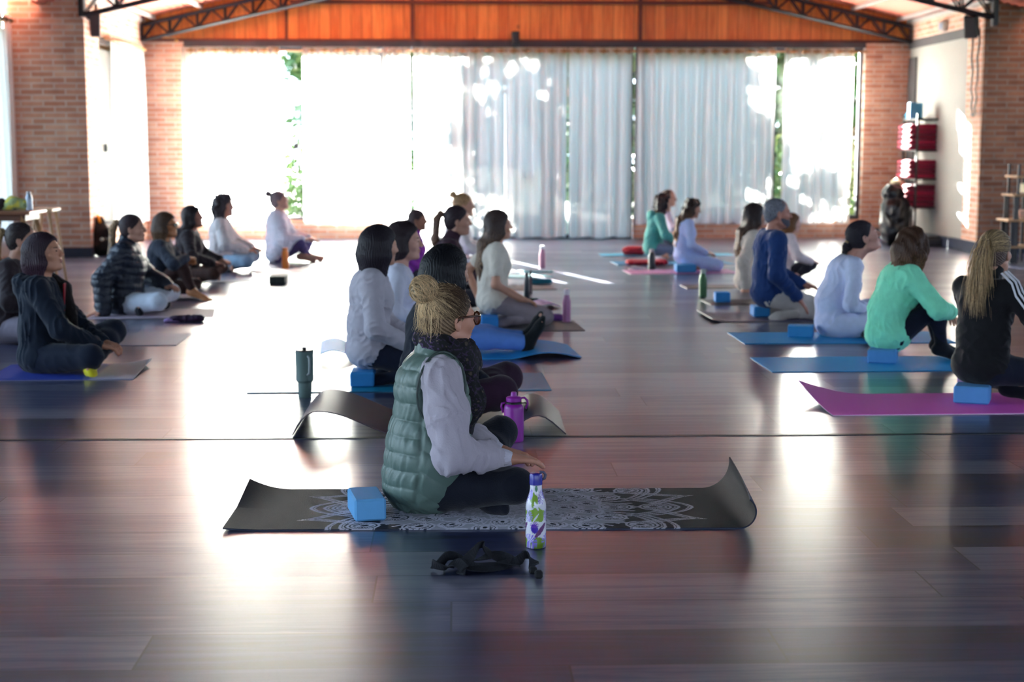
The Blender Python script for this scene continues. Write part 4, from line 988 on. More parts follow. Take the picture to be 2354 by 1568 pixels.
# --- group nearest the left side
p = person((100, 853), 533, 'person in a navy hooded jacket, face lifted, with a yellow sock', yaw=4, lean=-3, lean2=3, hp=10, hy=-14, h=.006,
    skin_c=(196, 140, 112), hair=('bob', (44, 26, 38), (128, 92, 112)), hlen=.22, topc=(26, 40, 62), bot=((24, 38, 64), 'loose'), style='hoodie', sock=(226, 214, 40), seed=41, extras=('face',), hem=.12,
    legs_o=[((.33, -.27, .12), (.25, .08, .07), (.3, 1, -.1)), ((.39, .26, .21), (.30, -.12, .05), (.25, -1, -.1))],
    arms=[((.33, -.09, .17), (-.4, -1, -.4), dict(dir=(1, .3, -.25), curl=.6)), ((.35, .03, .17), (-.4, 1, -.4), dict(dir=(1, -.5, -.2), curl=.8))])
MB().add([tuple(p['N'] + p['ff'] * .135 - p['d2'] * t + p['side'] * w) for t, w in ((.03, -.035), (.03, .03), (.20, .0))] + [tuple(p['N'] + p['ff'] * .142 - p['d2'] * t + p['side'] * w) for t, w in ((.03, -.035), (.03, .03), (.20, .0))], [(0, 2, 1), (3, 4, 5), (0, 1, 4, 3), (1, 2, 5, 4), (2, 0, 3, 5)]).build('red_shirt_front', fabric((150, 30, 44)), p['obj'])
C = Solid(); C.chain([p['N'] + p['ff'] * .02 + p['side'] * .09, p['N'] + p['ff'] * .12 + p['side'] * .07 - p['d2'] * .06, p['N'] + p['ff'] * .17 + p['side'] * .05 - p['d2'] * .2, p['N'] + p['ff'] * .20 + p['side'] * .04 - p['d2'] * .32], [.035, .04, .035, .02], .02); C.disp(folds(8, .010, .05)); C.mesh('scarf', .007, fabric((34, 24, 26)), p['obj'])
person((22, 785), 507, 'person with a fair ponytail and dark brown top, half behind the navy hooded jacket', GP, lean=4, lean2=8, hxoff=.02, h=.009, hair=('pony', (36, 26, 28), (176, 146, 104)), hlen=.30,
    topc=(66, 50, 58), bot=((128, 120, 134), 'loose'), style='loose', seed=43)
person((290, 720), 490, 'person in a black quilted jacket and white trousers leaning on one hand', GP, lean=1, lean2=4, hxoff=.02, hp=2, hy=-4, h=.0075, hair=('pony', (42, 28, 32), (160, 130, 98)), hlen=.42, extras=('face',),
    topc=(20, 26, 42), bot=((206, 214, 226), 'loose'), style='puffer', hem=.15, seed=44, bulk=1.25, sock=(30, 30, 44),
    arms=[((-.13, -.27, .055), (-1, -.3, .1), dict(dir=(-.8, -.3, -.25), curl=.1)), ((.30, .20, .22), (-.3, 1, -.5))])
p = person((362, 688), 488, 'barefoot person in a dark grey sweater and brown leggings, one knee raised', GP, lean=4, lean2=10, hp=4, hy=-8, h=.009, skin_c=(188, 124, 82), hair=('bob', (70, 46, 36), (190, 148, 108)), hlen=.30,
    topc=(72, 78, 98), bot=((84, 52, 48),), style='fleece', seed=45,
    legs_o=[((.26, -.14, .36), (.36, -.12, .085), (1, -.15, -.35)), ((.32, .26, .12), (.10, -.02, .06), (.4, -1, -.1))], arms=[((.30, -.10, .40), (.1, -1, -.4)), ((.30, .08, .36), (-.1, 1, -.5))])
def shades(p, c=(30, 26, 30)):
    g = MB(); hd = p['hd']
    for y in (-1, 1):
        g.tube([hd(.102 - (.033 + .024 * math.cos(a)) * .12, y * (.033 + .024 * math.cos(a)), .004 + .018 * math.sin(a)) for a in [2 * math.pi * k / 14 for k in range(14)]], .004, 6, closed=True)
        g.tube([hd(.097, y * .058, .010), hd(.03, y * .080, .010), hd(-.01, y * .083, .006)], .003, 5)
        g.add([hd(.100 - (.033 + .024 * math.cos(a)) * .12, y * (.033 + .024 * math.cos(a)), .004 + .018 * math.sin(a)) for a in [2 * math.pi * k / 14 for k in range(14)]], [tuple(range(14))])
    g.build('sunglasses', plain('dark_glasses', srgb(*c), .2), p['obj'])
shades(p)
person((432, 652), 473, 'person with long dark hair and brown trousers, beside the dark grey sweater', GP, lean=3, lean2=6, hp=8, h=.010, skin_c=(176, 118, 98), hair=('long', (40, 28, 34), (84, 60, 60)), hlen=.30,
    topc=(72, 56, 62), bot=((98, 60, 48),), style='hoodie', seed=46)
person((508, 622), 448, 'curly-haired person in a cream cardigan and pale jeans', GP, lean=0, lean2=4, hy=-8, h=.010, hair=('curly', (58, 48, 54), (112, 96, 98)), hlen=.24,
    topc=(214, 206, 204), bot=((140, 166, 188), 'loose'), style='loose', seed=47, hem=.14, bulk=1.2)
person((638, 602), 438, 'person wrapped in a white shawl with purple leggings, near the bare window', GP, lean=-2, lean2=3, hp=12, h=.010, hair=('bun', (92, 80, 84), None),
    topc=(214, 212, 222), bot=((88, 74, 120),), style='shawl', seed=48, hem=.10, legs_o=[((.28, -.18, .22), (.36, .02, .075), (1, .1, -.2)), ((.34, .20, .22), (.30, -.06, .07), (1, -.2, -.2))], arms=[((.30, -.14, .27), (-.4, -1, -.6)), ((.36, .12, .27), (-.4, 1, -.5))])
# --- middle group
person((852, 880), 514, 'person with a dark bob and light grey sweater kneeling on a blue block', GP, seat=.115, legs='kneel', lean=-4, lean2=6, hy=30, hp=-2, hxoff=.01, h=.006, hair=('bob', (38, 30, 40), (74, 62, 76)), hlen=.36,
    sock=(24, 34, 66), topc=(184, 178, 188), bot=((24, 34, 66),), style='fleece', bulk=1.3, seed=51, hem=.13, arms=[((.24, -.13, .25), (-.5, -.6, -.5)), ((.26, .12, .25), (-.5, .6, -.5))])
person((990, 970), 557, 'person with black hair and navy sweater, directly behind the green vest', GP, lean=-4, lean2=10, hy=40, h=.0065, hair=('bob', (12, 12, 20), (30, 32, 48)), hlen=.34, arms=[((.20, -.06, .17), (-.5, -.7, -.6)), ((.24, .08, .17), (-.4, 1, -.5))],
    topc=(20, 28, 52), bot=((64, 26, 60), 'loose'), style='fleece', seed=52, bulk=1.5, hem=.12, legs_o=[((.33, -.17, .17), (.26, .06, .085), (.3, 1, -.1)), ((.37, .27, .17), (.14, -.09, .07), (.25, -1, -.1))])
person((912, 812), 507, 'person in a white top with short brown hair, legs stretched out in blue jeans', GP, legs='long', lean=-4, lean2=6, hp=0, hy=-6, h=.007, extras=('face',), skin_c=(202, 152, 134), hair=('bob', (50, 36, 42), (90, 68, 72)), hlen=.10,
    topc=(206, 206, 222), bot=((96, 138, 214), 'loose'), sock=(16, 24, 30), style='plain', seed=53, arms=[((.18, -.18, .22), (-.6, -1, -.5)), ((.24, .2, .18), (-.6, 1, -.5))])
person((950, 655), 480, 'person in a bright purple high-necked top with hands on hips', GP, lean=0, lean2=4, hy=-12, h=.009, skin_c=(160, 106, 84), hair=('lowbun', (58, 42, 44), (120, 96, 92)),
    topc=(156, 60, 176), bot=((60, 50, 70),), style='plain', neck='high', seed=54, arms=[((.06, -.22, .22), (-1, -.8, .1)), ((.06, .22, .22), (-.8, 1, .1))])
person((1030, 712), 470, 'person with a dark ponytail and plum jacket behind the black-haired person', GP, lean=0, lean2=3, hp=-2, hxoff=.03, h=.009, hair=('pony', (40, 28, 34), (128, 96, 78)), hlen=.34,
    topc=(84, 48, 68), bot=((50, 40, 56),), style='plain', neck='high', seed=55, bulk=1.6)
p = person((1135, 748), 482, 'long-haired person in a beige T-shirt and taupe leggings kneeling on a blue block', GP, seat=.115, legs='kneel', yaw=6, lean=-4, lean2=4, hp=2, hy=6, h=.0075, skin_c=(192, 140, 116), hair=('long', (66, 50, 52), (168, 136, 108)), hlen=.30,
    topc=(216, 206, 192), bot=((140, 126, 132),), sleeve='short', sock=(140, 126, 132), seed=56, hem=.14, bulk=2.2, arms=[((.20, -.19, .24), (-.6, -.3, -.3), dict(dir=(1, .3, -.3))), ((-.10, .24, .22), (-1, .3, .2))])
person((1050, 634), 443, 'person with a sunlit bun in a white top, behind the plum jacket', GP, lean=0, lean2=4, hxoff=.02, h=.010, hair=('bun', (70, 50, 38), (236, 186, 130)),
    topc=(224, 214, 212), bot=((200, 196, 200),), style='loose', seed=57)
# --- right group
person((1502, 594), 447, 'person in a teal hooded top sitting on a red folded blanket', GP, seat=.05, lean=0, lean2=14, hxoff=.01, hy=6, h=.010, hair=('curly', (30, 22, 30), (72, 50, 54)), hlen=.18,
    topc=(78, 156, 150), bot=((108, 120, 146),), style='hoodie', seed=61, hem=.10)
person((1522, 574), 435, 'short-haired person mostly hidden behind the teal hooded top', GP, lean=0, lean2=6, hxoff=.02, hy=-30, h=.011, hair=('short', (44, 32, 30), (90, 66, 56)),
    topc=(186, 186, 208), bot=((90, 96, 120),), seed=62)
person((1572, 622), 457, 'person in pale blue with long wavy brown hair, head bowed, on a blue block', GP, seat=.10, legs='kneel', lean=-4, lean2=10, hp=-14, hxoff=.01, h=.009, extras=('wavy',), hair=('long', (38, 24, 30), (196, 146, 104)), hlen=.34,
    topc=(186, 200, 240), bot=((186, 200, 240), 'loose'), style='plain', bulk=1.4, seed=63, arms=[((.26, -.14, .24), (-.5, -.6, -.6)), ((.28, .14, .24), (-.5, .6, -.6))])
person((1722, 666), 467, 'long-haired person in a beige sweater, partly behind the blue sweater', GP, lean=-3, lean2=4, hy=10, h=.009, hair=('long', (34, 26, 34), (150, 110, 84)), hlen=.28,
    topc=(206, 190, 176), bot=((70, 60, 66),), style='loose', seed=64, arms=[((-.07, -.22, .05), (-.6, -.6, .1), dict(dir=(-.3, -.3, -.6), curl=.2)), ((.28, .2, .22), (-.3, 1, -.5))])
person((1800, 642), 490, 'pale-topped person in dark leggings seen in front of the grey-haired person', GP, lean=2, lean2=10, hp=-4, h=.009, skin_c=(216, 170, 156), hair=('bob', (132, 84, 52), (200, 150, 100)), hlen=.14,
    topc=(222, 204, 206), bot=((46, 36, 54),), style='loose', seed=65, legs_o=[((.33, -.14, .19), (.10, -.30, .06), (-.6, -1, -.1)), ((.36, .22, .16), (.14, -.09, .065), (.25, -1, -.1))])
p = person((1768, 733), 453, 'grey-haired bearded person in a royal blue sweater kneeling on a block', GP, male=True, seat=.115, legs='kneel', yaw=4, lean=-3, lean2=3, hy=-2, hxoff=.01, h=.0065, skin_c=(176, 118, 100), hair=('short', (70, 72, 86), (160, 160, 172)), extras=('face',),
    topc=(28, 56, 108), sock=(190, 180, 172), bot=((214, 204, 196), 'loose'), style='fleece', bulk=1.35, seed=66, hem=.12, arms=[((.15, -.25, .20), (-.8, -.5, -.2), dict(dir=(.7, -.15, -.9), curl=.2, palm=(-.6, .3, -.6))), ((.30, .16, .26), (-.5, .6, -.5))])
q = Solid(); hd = p['hd']; HF = p['HF']
q.ell(hd(.045, 0, -.080), (.053, .052, .038), HF).ell(hd(.030, 0, -.050), (.0655, .0645, .052), HF).cut(hd(.0, 0, -.024), HF @ VEC(.25, 0, 1)).cut(hd(-.012, 0, 0), HF @ VEC(-1, 0, .2)); q.ell(hd(.095, 0, -.057), (.02, .024, .012), HF, .01, sub=True); q.ell(hd(.093, 0, -.040), (.010, .026, .005), HF, .004)
q.mesh('beard', .006, plain('short_beard', srgb(78, 76, 86), .9, var=.3, scale=90), p['obj'])
p = person((1918, 772), 505, 'person in white with dark hair clipped up, chin raised', GP, yaw=2, lean=-8, lean2=24, hp=22, hy=-6, hxoff=.035, h=.006, extras=('face',), skin_c=(196, 142, 126), hair=('lowbun', (26, 20, 28), (70, 54, 70)),
    topc=(206, 210, 238), bot=((196, 200, 224), 'loose'), style='plain', seed=67, hem=.10, arms=[((.20, -.12, .17), (-.5, -.7, -.6)), ((.25, .12, .18), (-.4, 1, -.5))], sock=(40, 44, 60))
R = p['hd']; MB().tube([R(-.118, -.03, .01), R(-.125, -.012, .02), R(-.125, .012, .02), R(-.118, .03, .01)], .006, 6).build('hair_clip', plain('tortoise_clip', srgb(170, 140, 100), .3, var=.5, scale=80), p['hair'])
lw = Strands(); rr = rnd(5)
for k in range(60):
    a = rr.uniform(-.5, .5); b0 = R(-.12, a * .05, -.01 + rr.uniform(-.02, .02)); lw.add([b0 + p['HF'] @ VEC(-.05 * math.sin(t * .5) - .004 * a * t, a * .02 * t, -.012 * t - .004 * t * t) for t in range(7)], .0016, rr.random(), 3)
lw.build('loose_strands', p['hm'], p['hair'])
person((2040, 828), 522, 'person in a mint green sweater hugging raised knees, seated on a blue block', GP, seat=.085, legs='kneesup', yaw=3, lean=-2, lean2=22, hp=-8, hy=32, hxoff=-.02, h=.006, hair=('bob', (66, 42, 34), (190, 136, 92)), hlen=.36, extras=('wavy',),
    topc=(140, 238, 196), bot=((20, 24, 54),), style='fleece', seed=68, hem=.14, bulk=1.5, sock=(16, 20, 34),
    legs_o=[((.29, -.10, .38), (.34, -.10, .09), (1, .0, -.32)), ((.32, .10, .38), (.40, .12, .09), (1, .1, -.32))], arms=[((.41, -.05, .33), (-.1, -1, -.5), dict(dir=(.3, 1, -.1), curl=.8)), ((.40, .06, .30), (.2, 1, -.3), dict(dir=(.3, -1, -.1), curl=.8))])
p = person((2254, 920), 523, 'person seen from behind, blonde ponytail and black jacket with three white sleeve stripes', GP, seat=.10, yaw=36, lean=0, lean2=4, hp=0, hy=10, hxoff=.03, h=.006, sock=(20, 24, 40), hair=('pony', (86, 70, 64), (140, 116, 92)), hlen=.32,
    topc=(24, 24, 30), bot=((18, 28, 56),), style='plain', neck='high', seed=69, bulk=1.2, hem=.10, arms=[((.30, -.24, .24), (-.2, -1, -.7)), ((.34, .2, .2), (-.2, 1, -.5))])
s0, e, w = p['A'][0]; st = Strands()
comb(st, p['hd'], p['HF'], (-.105, 0, .045), 0, 1100, .0012, .062, .62, .001, lambda x: .32 - x * 1.5, seed=14)
tp = p['hd'](-.145, 0, .055); rr = rnd(6)
for k in range(1000):
    j = VEC(rr.gauss(0, 1), rr.gauss(0, 1), rr.gauss(0, 1)); wv = rr.uniform(0, 6); L_ = rr.uniform(.75, 1.12)
    st.add([p['hd'](-.105, 0, .045) + j * .006, tp + j * .012] + [tp + VEC(-.030 * min(1, t / 3), 0, 0) + j * VEC(.017, .017, .004) * (1 + .12 * t) + VEC(math.sin(wv + t) * .004, math.cos(wv * 2 + t) * .004, -.045 * t * L_) for t in range(1, 9)], .0013, min(1, max(0, rr.gauss(.6, .3))))
st.build('hair_strands', hairmat((74, 56, 44), (240, 204, 152)), p['hair'])
for k, an in enumerate((-.38, 0, .38)):
    path = []
    for a_, b_, ra, rb in ((p['N'] * .45 + s0 * .55 + p['d2'] * .03, s0, .060, .064), (s0, e, .064, .058), (e, w, .058, .048)):
        ax = nrm(b_ - a_); out = -p['side'] * .8 - p['ff'] * .4 + p['d2'] * (.8 if a_ is not s0 and a_ is not e else .05); out = nrm(out - ax * (out @ ax)); o2 = np.cross(ax, out)
        for t in np.linspace(0, 1, 9)[(0 if not path else 1):]:
            path.append((a_ + (b_ - a_) * t, nrm(out * math.cos(an) + o2 * math.sin(an)), ax, ra + (rb - ra) * t + .0035))
    mbs = MB(); vs = []
    for (c0, o_, ax, r_) in path:
        tn = np.cross(ax, o_)
        for u_, z_ in ((-.0055, -.004), (-.0055, .002), (.0055, .002), (.0055, -.004)): vs.append(c0 + o_ * (r_ + z_) + tn * u_)
    mbs.add(vs, [(i * 4 + q, i * 4 + (q + 1) % 4, i * 4 + 4 + (q + 1) % 4, i * 4 + 4 + q) for i in range(len(path) - 1) for q in range(4)]).build('sleeve_stripe', fabric((225, 225, 232)), p['top'])
# ------------------------------------------------------------------ mats
def vmat(px0, px1, label, top, bottom=None, w=.61, fn=None, group='yoga mats on the floor', rough=.55, res=.03, colf=None, h=.005, drop=None, nm='yoga_mat', cat='yoga mat', spec=.45, bump=.25):
    (x0, y0), (x1, y1) = G(*px0), G(*px1); L = math.hypot(x1 - x0, y1 - y0); rz = math.atan2(y1 - y0, x1 - x0)
    nu, nv = max(8, int(L / res)), max(6, int(w / res)); U = np.linspace(0, L, nu + 1)[:, None] * np.ones((1, nv + 1)); V = np.linspace(0, w, nv + 1)[None, :] * np.ones((nu + 1, 1))
    if fn is None: P = np.stack([U, V, U * 0 + MATZ - .001 + .0005 * np.sin(U * 7) * np.cos(V * 5)], -1)
    else: P = fn(U, V, L)
    du = np.gradient(P, axis=0); dv = np.gradient(P, axis=1); Nn = np.cross(du, dv); Nn /= np.linalg.norm(Nn, axis=-1, keepdims=True) + 1e-9
    Bt = P - Nn * h; n1 = (nu + 1) * (nv + 1); vs = np.concatenate([P.reshape(-1, 3), Bt.reshape(-1, 3)])
    I = np.arange(n1).reshape(nu + 1, nv + 1); q = np.stack([I[:-1, :-1], I[1:, :-1], I[1:, 1:], I[:-1, 1:]], -1).reshape(-1, 4)
    fs = [q, q[:, ::-1] + n1]
    for e, fl in ((I[:, 0], 0), (I[:, -1], 1), (I[0, :], 1), (I[-1, :], 0)):
        s_ = np.stack([e[:-1], e[1:], e[1:] + n1, e[:-1] + n1], -1); fs.append(s_[:, ::-1] if not fl else s_)
    fs = np.concatenate(fs); me = bpy.data.meshes.new('mat'); me.vertices.add(len(vs)); me.vertices.foreach_set('co', vs.astype(np.float32).ravel())
    me.loops.add(len(fs) * 4); me.loops.foreach_set('vertex_index', fs.astype(np.int32).ravel()); me.polygons.add(len(fs)); me.polygons.foreach_set('loop_start', (np.arange(len(fs)) * 4).astype(np.int32))
    me.polygons.foreach_set('use_smooth', np.ones(len(fs), bool)); me.update(calc_edges=True); me.set_sharp_from_angle(angle=math.radians(50))
    c = np.ones((2 * n1, 4), np.float32); c[:n1, :3] = srgb(*top)[:3]; c[n1:, :3] = srgb(*(bottom or top))[:3]
    if colf is not None: c[:n1, :3] = colf(U, V, L).reshape(-1, 3)
    at = me.color_attributes.new('col', 'FLOAT_COLOR', 'POINT'); at.data.foreach_set('color', c.ravel())
    k = ('vm', rough, spec); _mc.setdefault(k, vcol('foam_mat', rough, bump, spec, 260)); o = link(nm, me, _mc[k]); o.location = (x0, y0, 0); o.rotation_euler = (0, 0, rz)
    tag(o, label, cat, group); return o, L
z0 = MATZ - .001
def hero_fn(U, V, L):
    xc = (L - .055) - (V / .61) * .045; r = .052 + .05 * V / .61; s = np.maximum(U * (L + .075) / L - xc, 0); X = np.minimum(U * (L + .075) / L, xc); th = s / r
    lift = .035 * np.clip(1 - U / .16, 0, 1) ** 2 * np.clip((V - .3) / .31, 0, 1) + .006 * np.clip(1 - U / .12, 0, 1) ** 2
    return np.stack([X + r * np.sin(th), V + 0 * U, z0 + lift + r * (1 - np.cos(th))], -1)
def mandala(U, V, L):
    cx_, cy_ = .895, .305; x, y = U - cx_, V - cy_; r = np.hypot(x, y); a = np.arctan2(y, x); R_ = np.random.RandomState(4)
    base = np.array(srgb(28, 28, 38)[:3]); line = np.array(srgb(206, 202, 216)[:3]); wht = np.zeros_like(r); dark = np.zeros_like(r)
    def petal(n, r0, r1, ph=0, sharp=1.0):
        t = ((a + ph) * n / (2 * np.pi)) % 1; t = np.abs(t - .5) * 2          # 0 at petal centre, 1 between petals
        return r0 + (r1 - r0) * (1 - t ** sharp), t
    def stroke(m, w=.0045): return (np.abs(m) < w * 1.35)
    # silvery field that ends in pointed petals
    f0, t0 = petal(12, .345, .47, np.pi / 12, .8); fld = r < f0; wht[fld] = .62
    for n, r0, r1, ph, sh in ((12, .50, .645, np.pi / 12, 1.6), (12, .47, .60, np.pi / 12, 1.5), (12, .44, .57, np.pi / 12, 1.4), (12, .50, .70, 0, .55), (12, .47, .66, 0, .6)):
        b, t = petal(n, r0, r1, ph, sh); wht[stroke(r - b, .0042)] = 1; wht[stroke(r - b + .012, .002)] = 1
    # round petals with eyes
    for n, rc, rr_, ph in ((12, .52, .052, 0), (16, .385, .055, 0), (16, .30, .045, np.pi / 16), (12, .215, .045, 0)):
        k = np.round((a + ph) * n / (2 * np.pi)); ac = k * 2 * np.pi / n - ph; dx, dy = r * np.cos(a - ac) - rc, r * np.sin(a - ac) * 1.15; d = np.hypot(dx, dy)
        ins = d < rr_; wht[ins] = 0; wht[stroke(d - rr_, .0035)] = 1; wht[stroke(d - rr_ * .74, .0024)] = 1
        e = np.hypot((dx + rr_ * .1) / 1.5, dy); wht[e < rr_ * .40] = 1; wht[e < rr_ * .2] = 0
        hat = (d > rr_ * .45) & (d < rr_ * .72) & (np.sin(np.arctan2(dy, dx) * 22) > .35); wht[hat] = 1
    for rc in (.335, .262, .172, .125, .085, .045): b = rc + .010 * np.cos(a * 24); wht[stroke(r - b, .0030)] = 1; wht[stroke(r - b - .008, .0018)] = 1
    for n, r0, r1 in ((16, .09, .17), (16, .18, .262), (12, .03, .08)):
        b, t = petal(n, r0, r1, 0, 1.4); ins = (r < b) & (r > r0 - .005); wht[ins & (np.sin(a * n * 6) > .5)] = .9; wht[stroke(r - b, .003)] = 1
    bk, t = petal(12, .42, .50, 0, .5); m = (r > f0) & (r < .45) & (np.abs(np.sin(a * 36)) > .93); wht[m] = 1
    fade = np.clip((.72 - r) / .02, 0, 1)[..., None]; wgt = (wht[..., None] * fade); return base * (1 - wgt) + line * wgt
vmat((512, 1221), (1738, 1216), 'black mat with silver mandala print and curled-up right end, nearest the camera', (28, 28, 38), (60, 68, 86), fn=hero_fn, res=.0032, colf=mandala, rough=.75, group=None, bump=.4, spec=.25)
# ribbed underside shows where the end curls: same mesh, its own colour below
def hump(c, w, hgt, lead=0.0):
    return lambda U: hgt * np.clip(np.cos(np.clip((U - c) / w, -1, 1) * np.pi / 2), 0, 1) ** 1.3
def fn_of(*hs, tip=None):
    def f(U, V, L):
        z = z0 + sum(h_(U) for h_ in hs)
        if tip is not None: z = z + tip(U, V, L)
        return np.stack([U, V, z + 0 * V], -1)
    return f
def m2(U, V, L):
    return np.stack([U + .04 * np.clip(1 - U / .15, 0, 1), V, z0 + .108 * np.where(U < .15, np.sin(np.clip(U / .15, 0, 1) * np.pi / 2) ** .8, np.clip(np.cos(np.clip((U - .15) / .34, 0, 1) * np.pi / 2), 0, 1) ** 1.4) + .085 * np.clip(np.cos(np.clip((U - (L - .13)) / .13, -1, 1) * np.pi / 2), 0, 1) ** 1.1], -1)
vmat((650, 1003), (1302, 1000), 'dark plum-grey mat with both ends arched up, under the black-haired person', (66, 60, 78), (40, 38, 46), fn=m2)
vmat((567, 905), (1268, 898), 'flat teal mat under the person with the dark bob and light grey sweater', (24, 138, 176), (24, 60, 84), rough=.38)
vmat((735, 833), (1337, 824), 'bright blue mat with curled-over left end, under the outstretched jeans', (24, 150, 220), (20, 84, 140), fn=fn_of(hump(.08, .16, .065), hump(1.36, .22, .035)))
vmat((1075, 764), (1345, 761), 'thin dark mat under the beige T-shirt, edge by the pink bottle', (66, 62, 72), (44, 42, 50))
vmat((1100, 668), (1280, 666), 'brown-grey mat behind the beige T-shirt with a teal strap on it', (110, 98, 104), (60, 54, 60), w=.5)
vmat((1110, 640), (1270, 637), 'pale aqua mat in the sunlight at the foot of the pink steel bottle', (150, 210, 220), (100, 160, 170), w=.3)
vmat((1190, 710), (1288, 708), 'lavender mat with curled edge beside the dark bottle', (200, 162, 214), (160, 124, 176), w=.35, fn=fn_of(hump(.25, .12, .03)))
# left side
vmat((-40, 876), (305, 873), 'royal blue mat under the navy hooded jacket, pale right end', (28, 54, 150), (120, 118, 140), colf=lambda U, V, L: np.where((U > L - .22)[..., None], np.array(srgb(150, 146, 166)[:3]), np.array(srgb(28, 54, 150)[:3])), fn=fn_of(tip=lambda U, V, L: .03 * np.clip((U - (L - .25)) / .25, 0, 1) ** 2 * (V / .61)))
vmat((60, 797), (405, 795), 'long grey mat stretching right from behind the navy hooded jacket', (128, 124, 142), (90, 88, 100))
vmat((200, 735), (490, 730), 'pale pinkish-grey mat under the black jacket and white trousers', (186, 170, 182), (120, 112, 124))
vmat((330, 690), (480, 687), 'slate mat under the barefoot person in brown leggings', (120, 118, 134), (90, 88, 100), w=.5)
vmat((455, 652), (590, 648), 'grey-blue mat in front of the curly-haired person', (120, 138, 156), (90, 100, 116), w=.5)
vmat((590, 631), (728, 628), 'whitish mat under the white shawl and the orange bottle', (206, 204, 210), (150, 150, 158), w=.55)
# right side
vmat((1383, 589), (1690, 588), 'farthest light blue mat on the right, behind the teal hooded top', (60, 150, 186), (40, 110, 150), w=.4)
vmat((1420, 610), (1690, 608), 'blue mat with the red blanket under the teal hooded top', (44, 130, 176), (30, 100, 140), w=.5)
vmat((1450, 631), (1700, 629), 'dusty pink mat under the person in pale blue', (190, 130, 178), (140, 90, 130), w=.5)
vmat((1580, 664), (1830, 662), 'dark brown mat behind the green bottle', (70, 58, 66), (50, 42, 50), w=.35)
vmat((1635, 702), (1850, 700), 'black mat carrying the lone blue block beside the blue sweater', (44, 38, 46), (30, 28, 34), w=.42)
vmat((1638, 741), (1900, 739), 'thin grey mat with lifted left edge under the blue sweater', (98, 90, 112), (60, 54, 66), fn=fn_of(tip=lambda U, V, L: .02 * np.clip(1 - U / .1, 0, 1)))
vmat((1712, 792), (2200, 789), 'vivid blue mat under the person in white with chin raised', (14, 150, 214), (14, 70, 110))
vmat((1775, 857), (2280, 853), 'vivid blue mat under the mint green sweater', (14, 154, 224), (14, 70, 110))
def pk(U, V, L):
    c = .12; k = np.clip(1 - U / .30, 0, 1) * (V / .61); z = z0 + .075 * k ** 1.6
    return np.stack([U - .02 * k, V, z], -1)
vmat((1915, 956), (2420, 951), 'pink-purple mat with a lifted far corner under the black striped jacket', (240, 98, 204), (240, 226, 236), fn=pk)

# ------------------------------------------------------------------ blocks
D0 = (.165, .12, .078)
block(839, 1203, 'sky blue foam block standing on the mandala mat behind the green vest', (96, 164, 216), (.108, .205, .076), rz=0); bpy.data.objects['yoga_block'].rotation_euler = (0, 0, math.radians(11))
block(832, 893, 'blue foam block under the light grey sweater with dark bob', (40, 132, 200), (.125, .22, .078))
block(1126, 757, 'blue foam block under the taupe leggings', (34, 124, 200), (.12, .20, .078))
block(1845, 778, 'bright blue foam block behind the person in white, on the blue mat', (52, 140, 200), (.165, .12, .078), dy=.0).rotation_euler = (0, 0, -.28)
block(2036, 838, 'light blue foam block under the mint green sweater', (84, 154, 214), (.165, .14, .078)).rotation_euler = (0, 0, -.35)
block(2247, 932, 'light blue foam block on the pink mat under the striped jacket', (88, 156, 216), (.17, .16, .085)).rotation_euler = (0, 0, -.4)
block(1752, 731, 'blue foam block under the royal blue sweater and beige trousers', (44, 134, 200), (.12, .18, .078))
block(1662, 697, 'lone blue foam block on the black mat, by the green bottle', (40, 128, 200), (.12, .12, .08))
block(1578, 628, 'blue foam block under the person in pale blue', (60, 140, 200), (.2, .18, .08))
block(637, 654, 'dark green-black foam block alone on the bright floor near the orange bottle', (34, 40, 38), (.15, .22, .075)).location.z = 0

# ------------------------------------------------------------------ bottles
def bottle(px, py, htop, label, col, w, cap=(30, 30, 34), prof=None, capf=.13, metal=0.0, rough=.35, group=None, extra=None, z=0.0, xy=None):
    x, y = xy or G(px, py); s = F / y; hh = (py - htop) / s if xy is None else htop; r = w / s / 2 if xy is None else w; y += r if xy is None else 0
    t = thing('water_bottle', label, 'bottle', (x, y, z), group=group); hb = hh * (1 - capf)
    pr = prof or [(0, 0), (.9, 0), (1, .02), (1, .70), (.95, .78), (.72, .90), (.62, 1.0), (0, 1.0)]
    m = plain('bottle_shell', srgb(*col), rough, metal=metal, var=.04); mc = plain('bottle_cap', srgb(*cap), .4, var=.04)
    MB().lathe([(max(a, .01) * r, b * hb) for a, b in pr], 28).build('shell', m, t, smooth='auto')
    k = (pr[-2][0] + .06) * r
    MB().lathe([(k * .9, hb * .985), (k, hb * .99), (k, hh * .985), (k * .9, hh), (.002, hh)], 24).build('cap', mc, t, smooth='auto')
    if extra: extra(t, r, hh, hb, mc, m)
    return t
def loop(t, r, hh, hb, mc, m):
    MB().tube([(r * .5, 0, hh * .97), (r * .95, 0, hh * 1.0), (r * 1.05, 0, hh * .93), (r * .6, 0, hh * .9)], .0035, 6).build('carry_loop', mc, t, smooth=True)
